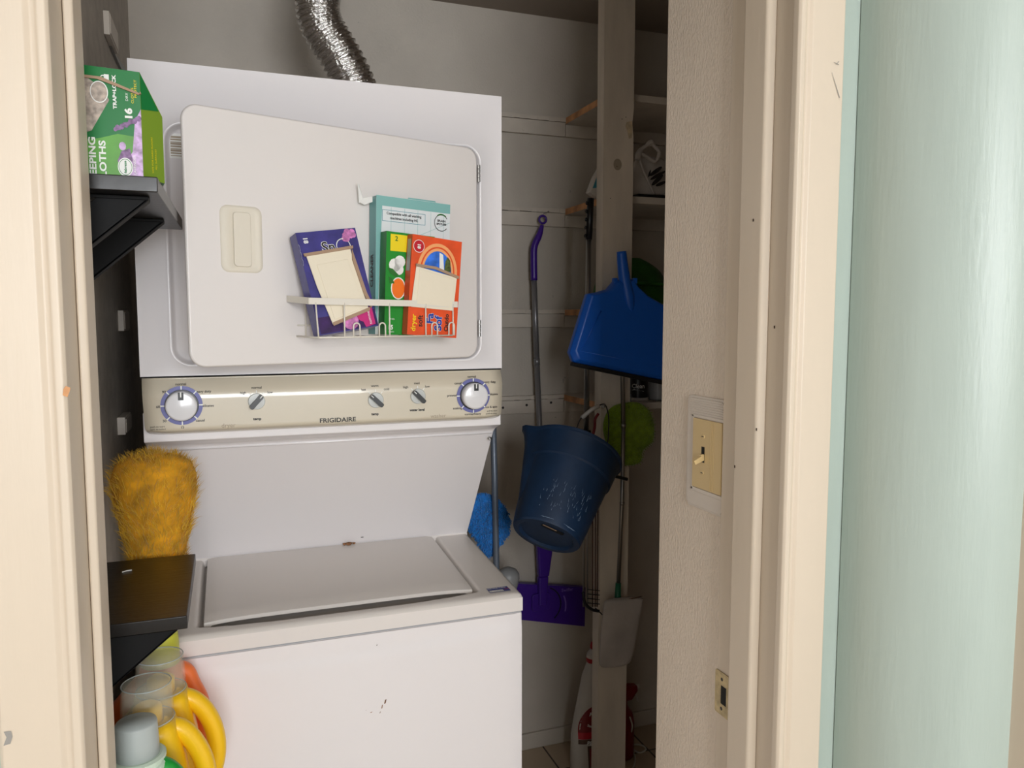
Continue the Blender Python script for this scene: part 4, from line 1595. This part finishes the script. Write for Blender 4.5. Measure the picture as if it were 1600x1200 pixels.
for k, (ua, ub) in enumerate(((912, 912), (917, 918), (926, 926), (931, 930), (935, 933))):
    mb = MB('chrome' if k < 2 else 'labelbrown')
    mb.tube([at('Y', SY + .006, ua, 700), at('Y', SY + .006, ub, 948)], .0032 if k == 0 else .0022, None, 8)
    mb.build('rod', t, smooth=True)
mb = MB('rubber')
mb.tube(catmull([at('Y', SY, 911, 925), at('Y', SY, 914, 942), at('Y', SY, 924, 952), at('Y', SY, 936, 955)], 6), .0045, None, 8)
for k in range(4):
    v = 921 + k * 7
    mb.tube([at('Y', SY, 918, v), at('Y', SY, 937, v + 2)], .0013, None, 6)
mb.tube([at('Y', SY, 930, 950), at('Y', SY, 946, 965)], .0018, None, 6)
mb.build('wire_frame', t, smooth=True)

# ============================================================ blue dustpan
DPY = 1.905
t = thing('dustpan', 'bright blue dustpan with a black rubber lip hanging in front of the white post', 'dustpan', (1.02, DPY, 1.30))
dp = lambda u, v, dy=0.0: at('Y', DPY, u, v) + V((0, dy, 0))
outline = [(918, 459), (932, 457), (950, 452), (962, 438), (988, 436), (996, 447), (1012, 462), (1040, 478), (1062, 490), (1068, 500), (1090, 588), (1084, 604),
           (896, 566), (890, 551)]
front = [dp(*q) for q in outline]
cen = sum(front, V()) / len(front)
mb = MB('dustblue')
nn = len(front)
inset = [cen + (p - cen) * .93 + V((0, -.012, 0)) for p in front]
back = [p + V((0, .020, 0)) for p in front]
mb.add(front + inset + back, [tuple(range(nn, 2 * nn))] + [tuple(reversed(range(2 * nn, 3 * nn)))]
       + [(i, (i + 1) % nn, nn + (i + 1) % nn, nn + i) for i in range(nn)] + [((i + 1) % nn, i, 2 * nn + i, 2 * nn + (i + 1) % nn) for i in range(nn)])
mb.build('pan', t, bevel=.004, seg=3)
mb = MB('dustblue')
a, b_ = dp(936, 486, -.0125), dp(906, 546, -.0125)
mb.tube([a, b_], .0018, None, 8)
mb.tube([dp(903, 548, -.0105), dp(1082, 583, -.0105)], .0018, None, 8)
mb.build('rib', t, smooth=True)
mb = MB('dustblue')
hp = catmull([dp(971, 393), dp(973, 415), dp(976, 438), dp(981, 470, -.006), dp(985, 490, -.004)], 5)
mb.tube(hp, lambda s: .0135 + .006 * s if s < .7 else .0177 * (1 - (s - .7) * 2.4), None, 20)
mb.build('handle', t, smooth=True)
for u, v in ((961, 438), (992, 438)):
    p = dp(u, v)
    mb = MB('dustblue')
    mb.box((p.x - .006, DPY - .004, p.z - .010), (p.x + .006, DPY + .008, p.z + .006))
    mb.build('clip', t, bevel=.001)
mb = MB('rubber')
P = [dp(895, 566, -.002), dp(1084, 604, -.002), dp(1084, 611, .0), dp(895, 572, .0)]
mb.add(P + [p + V((0, .018, 0)) for p in P], [(0, 1, 2, 3), (4, 7, 6, 5), (0, 4, 5, 1), (1, 5, 6, 2), (2, 6, 7, 3), (3, 7, 4, 0)])
mb.build('rubber_lip', t, bevel=.001)

# ============================================================ lime duster pad behind the thin pole
t = thing('lime_duster', 'lime green microfibre pad hanging on the white post below the dustpan', 'duster', (1.07, 1.98, 1.05))
mb = MB('lime')
ol = [(985, 628), (1003, 631), (1016, 643), (1022, 662), (1022, 684), (1015, 695), (1004, 705), (1001, 722), (985, 728), (966, 724), (958, 706), (947, 690),
      (943, 668), (947, 648), (960, 634)]
ol = [at('Y', 1.978, *q) for q in ol]
ol = catmull(ol, 4, closed=True)
cen = sum(ol, V()) / len(ol)
nn = len(ol)
rings = []
for s, dy in ((0.001, -.010), (.35, -.0095), (.7, -.008), (.9, -.005), (.98, -.002), (1.0, .003), (.97, .008)):
    rings.append([cen + (p - cen) * (s * (1 + .010 * noise.noise(p * 60))) + V((0, dy + .0012 * noise.noise(p * 90 * (s + .2)), 0)) for p in ol])
vs = [p for r in rings for p in r]
fs = [(k * nn + i, k * nn + (i + 1) % nn, (k + 1) * nn + (i + 1) % nn, (k + 1) * nn + i) for k in range(len(rings) - 1) for i in range(nn)]
fs.append(tuple(reversed([(len(rings) - 1) * nn + i for i in range(nn)])))
mb.add(vs, fs)
for i in range(2600):
    p = cen + (random.choice(ol) - cen) * math.sqrt(random.random())
    strand(mb, p + V((0, -.007, 0)), V((random.uniform(-1, 1), -1.2, random.uniform(-1, 1))).normalized(), V((0, 0, -1)), .006, .0008, 'lime', .4, 2)
mb.build('pad', t, smooth=True, fixn=False)
mb = MB('blackplas')
p = at('Y', 1.985, 985, 632)
mb.tube([p + V((0, -.002, -.004)), p + V((0, -.002, .03))], .0012, None, 6)
mb.build('hanging_loop', t)

# ============================================================ thin pole with green ferrule and cloth
BY = 1.950
t = thing('cloth_mop', 'thin steel pole with green socket and grey cloth head, against the white post', 'mop', (1.04, BY, .46))
mb = MB('chrome')
mb.tube([at('Y', BY, 971, 400) + V((0, .012, 0)), at('Y', BY, 972, 560), at('Y', BY, 974, 668)], .0066, None, 14)
mb.tube([at('Y', BY, 974, 662), at('Y', BY, 974, 668)], .0078, None, 14)
mb.tube([at('Y', BY, 974, 668), at('Y', BY, 972, 780), at('Y', BY, 966, 914)], .0060, None, 14)
mb.tube([at('Y', BY, 972, 784), at('Y', BY, 972, 789)], .0070, None, 14)
mb.build('pole', t, smooth=True)
M['ferrule'] = mat('green socket', (12, 96, 66), 0.4)
mb = MB('ferrule')
mb.tube([at('Y', BY, 966, 911), at('Y', BY, 964.5, 950)], lambda s: .0080 + .002 * s, None, 16)
mb.build('socket', t, smooth=True, label='dark green plastic socket')
mb = MB('cloth')
rows = []
ks = [((944, 936), (1006, 930)), ((943, 945), (1005, 938)), ((941, 965), (1001, 962)), ((939, 985), (997, 985)), ((937, 1005), (992, 1008)), ((935, 1030), (987, 1030)),
      ((935, 1047), (984, 1038))]
nn = 24
vs = []
for (ua, va), (ub, vb) in ks:
    a, b_ = at('Y', BY - .012, ua, va), at('Y', BY - .012, ub, vb)
    for i in range(nn):
        ang = 2 * PI * i / nn
        s = .5 - .5 * math.cos(ang)
        p = a.lerp(b_, s)
        p = p + V((0, -.014 * math.sin(ang) - .004 * noise.noise(p * 25), .003 * noise.noise(p * 40)))
        vs.append(p)
fs = [(k * nn + i, k * nn + (i + 1) % nn, (k + 1) * nn + (i + 1) % nn, (k + 1) * nn + i) for k in range(len(ks) - 1) for i in range(nn)]
fs += [tuple(reversed(range(nn))), tuple((len(ks) - 1) * nn + i for i in range(nn))]
mb.add(vs, fs)
a, b_ = at('Y', BY - .020, 958, 939), at('Y', BY - .020, 1006, 931)
mb.tube([a, a.lerp(b_, .5) + V((0, 0, -.004)), b_], .0022, 'labelbrown', 6)
mb.build('cloth_head', t, smooth=True, sub=1, fixn=False)

# ============================================================ bucket
bk = at('Y', 1.735, 853, 838)
rm = at('Y', 1.845, 898, 707)
ax = (rm - bk).normalized()
BHt = (rm - bk).length
ex = V((1, 0, 0))
ex = (ex - ax * ex.dot(ax)).normalized()
ey = ax.cross(ex)


def bm_(p):
    return bk + ex * p[0] + ey * p[1] + ax * p[2]


t = thing('bucket', 'dark blue scuffed plastic bucket hanging tilted from the white post by its wire handle', 'bucket', tuple(bk))
mb = MB('bucket')
rb, rt_ = .0880, .1210
hh = BHt
prof = [(0, .006), (rb - .022, .006), (rb - .016, .0), (rb - .003, .0), (rb, .004)]
for k in range(1, 9):
    s = k / 8 * .70
    prof.append((rb + (rt_ - rb) * s, hh * s))
s0 = .715
prof += [(rb + (rt_ - rb) * .71 + .0045, hh * s0), (rb + (rt_ - rb) * .9 + .004, hh * .90), (rt_ + .004, hh - .010), (rt_ + .008, hh - .008), (rt_ + .009, hh - .002), (rt_ + .006, hh)]
inner = [(rt_ + .002, hh - .002), (rt_ - .003, hh * .9), (rb - .003, .012), (0, .012)]
n = 72
vs = []
allp = prof + inner
for r, h_ in allp:
    for k in range(n):
        a = 2 * PI * k / n
        # spout pulled out at the left of the rim
        da = math.atan2(math.sin(a - PI * 1.0), math.cos(a - PI * 1.0))
        w = math.exp(-(da / .22) ** 2) * st_(hh * .70, hh, h_)
        rr_ = r + .026 * w
        vs.append(bm_((rr_ * math.cos(a), rr_ * math.sin(a), h_ + .006 * w)))
fs = [(i * n + k, i * n + (k + 1) % n, (i + 1) * n + (k + 1) % n, (i + 1) * n + k) for i in range(len(allp) - 1) for k in range(n)]
mb.add(vs, fs)
bo = mb.build('body', t, smooth=True)
ms = bo.modifiers.new('es', 'EDGE_SPLIT')
ms.split_angle = math.radians(24)
# scuffs: thin scratches with a shape of their own on the side, and the moulded mark under the base
mb = MB('scuff')
for k in range(70):
    a = random.uniform(-2.35, -.95)
    s = random.uniform(.12, .42)
    r = rb + (rt_ - rb) * s + .0005
    ln = random.uniform(.004, .016)
    aa = a + random.uniform(-.03, .03)
    p0 = bm_((r * math.cos(a), r * math.sin(a), hh * s))
    r2 = r + ln / hh * (rt_ - rb)
    p1 = bm_((r2 * math.cos(aa), r2 * math.sin(aa), hh * s + ln))
    sd = ex * .0005
    mb.add([p0 - sd, p0 + sd, p1], [(0, 1, 2)])
for a0, a1, s in ((-2.3, -1.55, .055), (-1.5, -.95, .05)):
    m_ = 14
    vs = []
    for i in range(m_ + 1):
        a = a0 + (a1 - a0) * i / m_
        e = .0035 * math.sin(PI * i / m_) * (1 + .5 * noise.noise(V((a * 12, 0, 0))))
        r = rb + .0012
        vs += [bm_((r * math.cos(a), r * math.sin(a), hh * s - e)), bm_((r * math.cos(a), r * math.sin(a), hh * s + e))]
    mb.add(vs, [(2 * i, 2 * i + 1, 2 * i + 3, 2 * i + 2) for i in range(m_)])
mb.build('scuff_mark', t, fixn=False)
mb = MB('rubber')
fb_ = lambda p: bm_((p[0], p[1], .0055 - (p[2] if len(p) > 2 else 0)))
mb.prism(rrect(-.030, -.052, .030, -.036, .006, 4), .0, .0012, 'rubber', fb_)
mb.prism(rrect(-.028, -.050, .010, -.046, .001, 4), .0013, .0016, 'board', fb_)
mb.build('base_mark', t, fixn=False)
# ears and wire handle with its grip
mb = MB('blackplas')
p = at('Y', 1.81, 952, 742)
mb.tube([p, at('Y', 1.81, 980, 749)], .0045, None, 8)
mb.build('ear', t)
HY = 1.945
hpts = [bm_((-.045, .108, hh - .003)), at('Y', 1.93, 893, 684), at('Y', HY, 905, 658), at('Y', HY, 911, 651), at('Y', HY, 922, 641), at('Y', HY, 935, 634),
        at('Y', HY, 945, 632), at('Y', HY, 950, 646), at('Y', HY, 951, 668), at('Y', 1.93, 945, 702), bm_((.060, .102, hh - .003))]
mb = MB('ink')
mb.tube(catmull(hpts, 6), .0017, None, 8)
mb.build('wire_handle', t, smooth=True)
mb = MB('bottlewhite')
mb.tube([at('Y', HY, 909, 653), at('Y', HY, 923, 641), at('Y', HY, 936, 634)], .0058, None, 14)
mb.build('grip', t, smooth=True)
p = at('Y', HY, 943, 633)
mb = MB('chrome')
mb.tube([(1.003, 1.992, p.z - .004), (1.000, 1.975, p.z - .005), (.985, 1.955, p.z - .006), (p.x, HY - .008, p.z - .005), (p.x - .002, HY - .010, p.z + .006)], .002, None, 8)
tag(mb.build('hook'), 'small steel hook on the white post, holding the wire handle of the blue bucket', 'hook')

# ============================================================ blue fluffy mop behind the washer
t = thing('chenille_mop', 'bright blue shaggy mop on a grey pole behind the right side of the washer', 'mop', (.67, 2.05, .74))
QY = 2.03
mb = MB('mopblue')
ol = [(742, 772), (758, 769), (776, 776), (790, 792), (797, 812), (796, 832), (782, 852), (770, 866), (758, 870), (745, 850), (728, 822), (728, 796)]
ol = catmull([at('Y', QY, *q) for q in ol], 4, closed=True)
cen = sum(ol, V()) / len(ol)
nn = len(ol)
rings = []
for s, dy in ((0.001, -.018), (.5, -.016), (.85, -.010), (.97, .0), (.9, .010)):
    rings.append([cen + (p - cen) * s + V((0, dy, 0)) for p in ol])
mb.add([p for r in rings for p in r],
       [(k * nn + i, k * nn + (i + 1) % nn, (k + 1) * nn + (i + 1) % nn, (k + 1) * nn + i) for k in range(len(rings) - 1) for i in range(nn)]
       + [tuple((len(rings) - 1) * nn + i for i in range(nn))])
for i in range(2200):
    s = math.sqrt(random.random())
    p = cen + (random.choice(ol) - cen) * s * .97
    p.y -= .017 * (1 - s ** 3)
    d = V((random.uniform(-.7, .7), -.8, random.uniform(-.9, .4))).normalized()
    L_ = random.uniform(.006, .011)
    mb.tube([p, p + d * L_ * .6, p + d * L_ * .9 + V((0, 0, -L_ * .35))], lambda s_: .0016 * (1 - .4 * s_), 'mopblue', 4)
mb.build('shaggy_head', t, fixn=False, smooth=True)
mb = MB('greypole')
mb.tube([at('Y', QY - .027, 768, 560), at('Y', QY - .027, 773, 760), at('Y', QY - .027, 776, 905), V((.694, QY - .027, .002))], .0088, None, 16)
mb.build('pole', t, smooth=True)

# grey domed thing behind the washer
mb = MB('grey')
c = at('Y', 2.12, 797, 897)
prof = [(.016, 0.0), (.016, c.z - .10), (.022, c.z - .06), (.030, c.z - .03), (.034, c.z - .012), (.033, c.z), (.026, c.z + .012), (.012, c.z + .019), (0, c.z + .021)]
mb.lathe(prof, None, lambda p: V((c.x - .006 + p[0], 2.12 + p[1], p[2] + .001)), 28)
tag(mb.build('floor_stand', smooth=True), 'grey round-topped stand just behind the washer corner, under the blue mop', 'stand')

# ============================================================ things on the closet shelves
# white bag on the second shelf
sh2 = 1.8235
t = thing('shopping_bag', 'crumpled white plastic bag with dark print on the second closet shelf', 'bag', (1.22, 2.14, sh2))
mb = MB('bagwhite')
n, mlev = 40, 16
vs = []
for j in range(mlev + 1):
    s = j / mlev
    z = sh2 + .012 + .112 * s
    for k in range(n):
        a = 2 * PI * k / n
        rx = .085 * (1 - .42 * s ** 1.5)
        ry = .050 * (1 - .45 * s ** 1.5)
        cxx, cyy2 = 1.225 + .004 * s, 2.125
        q = V((cxx + rx * math.cos(a), cyy2 + ry * math.sin(a), z))
        q += V((1, 1, .6)) * .010 * noise.noise(q * 22) + V((0, 0, 1)) * .012 * noise.noise(q * 14) * s
        q.z = max(q.z, sh2 + .0115)
        vs.append(q)
fs = [(i * n + k, i * n + (k + 1) % n, (i + 1) * n + (k + 1) % n, (i + 1) * n + k) for i in range(mlev) for k in range(n)]
fs += [tuple(reversed(range(n))), tuple(mlev * n + k for k in range(n))]
mb.add(vs, fs)
mb.build('bag_body', t, smooth=True)
mb = MB('bagwhite')
q = lambda u, v, y=2.075: at('Y', y, u, v)
mb.tube(catmull([q(996, 250), q(1000, 236), q(1012, 226), q(1019, 222)], 6), lambda s: .0075 + .002 * math.sin(s * 9), None, 10)
mb.tube(catmull([q(1018, 224), q(1030, 238), q(1024, 252), q(1012, 246), q(1002, 240)], 6), .0055, None, 10)
mb.tube(catmull([q(998, 245), q(1006, 268), q(1016, 290), q(1022, 303)], 6), .004, None, 8)
mb.build('handle_loop', t, smooth=True)
mb = MB('ink')
fmq = frame(at('Y', 2.062, 1025, 275), (1, 0, 0), (0, .1, 1))
for a in ((.0, .014, .026, .006, .6), (.006, .002, .030, .005, .5), (.004, -.012, .026, .006, .7), (.016, -.022, .020, .005, .4), (-.022, .006, .012, .003, 1.2)):
    ca_, sa_ = math.cos(a[4]), math.sin(a[4])
    mb.poly([(a[0] + (a[2] * math.cos(q)) * ca_ - a[3] * math.sin(q) * sa_, a[1] + a[2] * math.cos(q) * sa_ + a[3] * math.sin(q) * ca_)
             for q in [i * PI / 9 for i in range(18)]], 'ink', fmq, a[4] * .0006)
mb.build('dark_print', t, fixn=False)
mb = MB('blackplas')
mb.box((1.145, 2.05, sh2 + .0005), (1.32, 2.20, sh2 + .011))
tag(mb.build('tray', bevel=.002), 'flat black tray under the white bag on the second closet shelf', 'tray')
# white and teal packet, left of the post on the same shelf
t = thing('detergent_packet', 'white and teal packet on the second closet shelf, left of the post', 'packet', (1.07, 2.13, sh2))
mb = MB('bottlewhite')
QY2 = 2.11
P = [at('Y', QY2, *q_) for q_ in ((918, 314), (921, 300), (930, 276), (941, 257), (962, 250), (975, 262), (975, 312))]
zmn = sh2 + .0006
P = [V((max(p.x, 1.046) if p.z < 1.84 else p.x, p.y, max(p.z, zmn))) for p in P]
nn = len(P)
mb.add(P + [p + V((0, .03, 0)) for p in P], [tuple(range(nn)), tuple(reversed(range(nn, 2 * nn)))] + [((i + 1) % nn, i, nn + i, nn + (i + 1) % nn) for i in range(nn)])
mb.build('pouch', t, bevel=.004)
mb = MB('teal')
mb.add([at('Y', QY2 - .0005, *q_) for q_ in ((926, 294), (934, 272), (962, 272), (962, 291))], [(0, 1, 2, 3)], 'teal')
mb.build('teal_band', t, fixn=False)
# dark green bag on the third shelf
sh3 = 1.4975
t = thing('green_bag', 'dark green plastic bag on the third closet shelf, behind the dustpan', 'bag', (1.2, 2.15, sh3))
mb = MB('greenbag')
vs = []
n, mlev = 48, 16
for j in range(mlev + 1):
    s = j / mlev
    for k in range(n):
        a = 2 * PI * k / n
        pr = math.sqrt(max(0, 1 - (s * .98) ** 2.6))
        qv = V((1.18 + .130 * pr * math.cos(a), 2.15 + .075 * pr * math.sin(a), sh3 + .001 + .155 * s))
        qv += V((1, 1, .5)) * .012 * noise.noise(qv * 14)
        qv.z = max(qv.z, sh3 + .0006)
        vs.append(qv)
fs = [(i * n + k, i * n + (k + 1) % n, (i + 1) * n + (k + 1) % n, (i + 1) * n + k) for i in range(mlev) for k in range(n)]
fs += [tuple(reversed(range(n))), tuple(mlev * n + k for k in range(n))]
mb.add(vs, fs)
mb.build('bag_body', t, smooth=True)
mb = MB('greenbag')
mb.tube(catmull([(1.09, 2.07, sh3 + .06), (1.15, 2.058, sh3 + .075), (1.24, 2.058, sh3 + .072), (1.29, 2.08, sh3 + .06)], 8), .006, None, 8)
mb.build('folded_rim', t, smooth=True)
# black can and grey jar on the fourth shelf
sh4 = 1.2165
c = V((1.180, 2.095, sh4))
t = thing('cleaner_can', 'black cleaner can with white script on the fourth closet shelf', 'can', tuple(c))
mb = MB('blackplas')
f = lambda p: V((c.x + p[0], c.y + p[1], c.z + p[2]))
mb.lathe([(.0295, .0105), (.0305, .012), (.0305, .120), (.026, .130), (.018, .134), (.018, .150), (0, .151)], None, f, 40)
def wrap(p):
    a = -PI / 2 + p[0] / .0308 - .50
    return V((c.x + .0309 * math.cos(a), c.y + .0309 * math.sin(a), c.z + p[1]))
mb.text('Clean', .000, .046, .0185, 'white', wrap, bold=.0002, sx=.95)
mb.add([wrap((x_ - .012, .034 + .003 * math.sin((x_ + .01) * 120))) for x_ in (-.008, 0, .01, .02, .03)] + [wrap((x_ - .012, .0325 + .0026 * math.sin((x_ + .01) * 120))) for x_ in (.03, .02, .01, 0, -.008)],
       [tuple(range(10))], 'white')
mb.build('body', t, smooth=False, fixn=False)
mb = MB('bottlewhite')
mb.lathe([(.0305, .0006), (.0315, .002), (.0315, .010), (.0300, .0105)], None, f, 40)
mb.build('base_rim', t, label='white base ring')
mb = MB('grey')
c2_ = V((1.255, 2.10, sh4))
f = lambda p: V((c2_.x + p[0], c2_.y + p[1], c2_.z + p[2]))
mb.lathe([(.033, .0006), (.035, .004), (.035, .07), (.031, .076), (.031, .090), (0, .091)], None, f, 36)
tag(mb.build('jar'), 'dark grey lidded jar beside the black can on the fourth closet shelf', 'jar')

# ============================================================ on the floor
t = thing('carpet_cleaner_bottle', 'white cleaner bottle with dark red label and red cap, on the floor behind the post', 'bottle', (1.10, 2.20, 0))
cxb, cyb = 1.074, 2.175
mb = MB('bottlewhite')
sec = [(.0008, .070, .036), (.006, .074, .038), (.13, .072, .037), (.20, .060, .034), (.26, .048, .028), (.32, .036, .024), (.345, .026, .022), (.36, .020, .020), (.372, .019, .019)]
n = 40
vs = []
for z, rx, ry in sec:
    for k in range(n):
        a = 2 * PI * k / n
        c_, s_ = math.cos(a), math.sin(a)
        e = .75
        vs.append((cxb + rx * math.copysign(abs(c_) ** e, c_), cyb + ry * math.copysign(abs(s_) ** e, s_), z))
fs = [(i * n + k, i * n + (k + 1) % n, (i + 1) * n + (k + 1) % n, (i + 1) * n + k) for i in range(len(sec) - 1) for k in range(n)]
fs += [tuple(reversed(range(n))), tuple((len(sec) - 1) * n + k for k in range(n))]
mb.add(vs, fs)


def bwrap(p):
    # front face of the superellipse at height z
    x, z = p[0], p[1]
    for (z0_, rx0, ry0), (z1_, rx1, ry1) in zip(sec, sec[1:]):
        if z0_ <= z <= z1_:
            s = (z - z0_) / (z1_ - z0_)
            rx, ry = rx0 + (rx1 - rx0) * s, ry0 + (ry1 - ry0) * s
            break
    c_ = max(-.999, min(.999, x / rx))
    a = math.acos(math.copysign(abs(c_) ** (1 / .75), c_))
    return V((cxb + x, cyb - ry * abs(math.sin(a)) ** .75 - .0010 - (p[2] if len(p) > 2 else 0), z))


def patch(mb, pts, mt, z=0):
    # fan of small quads so that the label follows the bottle
    m_ = 10
    vs, fs = [], []
    for (x0, x1, zz) in pts:
        for i in range(m_ + 1):
            vs.append(bwrap((x0 + (x1 - x0) * i / m_, zz, z)))
    for j in range(len(pts) - 1):
        for i in range(m_):
            fs.append((j * (m_ + 1) + i, j * (m_ + 1) + i + 1, (j + 1) * (m_ + 1) + i + 1, (j + 1) * (m_ + 1) + i))
    mb.add(vs, fs, mt)


arch = []
for i in range(9):
    s = i / 8
    w = .062 * math.sqrt(max(0.02, 1 - s ** 2))
    arch.append((-w, w, .150 + .085 * s))
patch(mb, arch, 'labelred')
patch(mb, [(-.062, .062, .128), (-.062, .062, .150)], 'pxred')
patch(mb, [(-.062, .062, .112), (-.062, .062, .127)], 'labelbrown')
patch(mb, [(-.030, .050, .03), (-.034, .052, .105)], 'labelbrown')
patch(mb, [(-.024, .045, .036), (-.028, .047, .095)], 'labelred', .0004)
mb.text('Pet', -.016, .205, .017, 'white', bwrap, rot=-.3, bold=.0004, z=.0012)
mb.text('Stain Remover', -.004, .163, .011, 'white', bwrap, rot=-.35, bold=.0002, z=.0012)
mb.text('PETS', -.018, .112, .018, 'white', bwrap, rot=-.2, bold=.0006, z=.0012)
mb.build('bottle_body', t, smooth=True, fixn=False)
f = lambda p: V((cxb + p[0], cyb + p[1], p[2]))
mb = MB('bottlewhite')
mb.lathe([(.021, .366), (.022, .368), (.022, .380), (.017, .392), (.012, .400)], 'redcap', f, 28)
mb.lathe([(.022, .378), (.020, .392), (.012, .405), (.009, .412)], 'bottlewhite', f, 28)
mb.lathe([(.010, .405), (.010, .420), (.007, .430), (0, .431)], 'redcap', f, 24)
mb.build('cap', t, smooth=True, fixn=False, label='red and white cap')

t = thing('spray_bottle', 'dark red spray bottle with a white nozzle, on the floor right of the post', 'spray bottle', (1.20, 2.19, 0))
c3 = V((1.205, 2.215, 0))
f = lambda p: V((c3.x + p[0], c3.y + p[1], p[2]))
mb = MB('labelred')
mb.lathe([(.036, .0008), (.039, .005), (.040, .12), (.034, .150), (.018, .175), (.015, .195)], None, f, 30)
mb.build('bottle_body', t, smooth=True)
mb = MB('labelred')
mb.prism([(-.025, .193), (.030, .193), (.052, .222), (.050, .240), (.010, .246), (-.025, .235)], -.013, .013, None, lambda p: V((c3.x + p[0], c3.y + p[2], p[1])))
mb.build('spray_head', t, bevel=.004)
mb = MB('bottlewhite')
mb.tube([(c3.x + .050, c3.y, .231), (c3.x + .062, c3.y, .231)], .009, None, 14)
mb.tube(catmull([(c3.x + .040, c3.y - .004, .215), (c3.x + .050, c3.y - .004, .200), (c3.x + .056, c3.y - .004, .180)], 5), .003, None, 8)
mb.build('nozzle', t, smooth=True, label='white nozzle and trigger')

mb = MB('cord')
pts = []
for u, v in ((984, 1120), (988, 1136), (982, 1150), (979, 1160), (986, 1162), (992, 1175), (990, 1190), (981, 1200)):
    pts.append(at('Z', .004, u, v + 8) if v > 1140 else at('Y', 2.14, u, v))
for p in pts:
    p.z = max(p.z, .0035)
mb.tube(catmull(pts, 8), .0026, None, 8)
lp = [at('Z', .0055, u, v) for u, v in ((980, 1174), (990, 1164), (1004, 1165), (1009, 1171), (1000, 1176), (990, 1172))]
mb.tube(catmull(lp, 8), .0026, None, 8)
tag(mb.build('cord', smooth=True), 'thin white cord looped on the floor right of the post', 'cord')
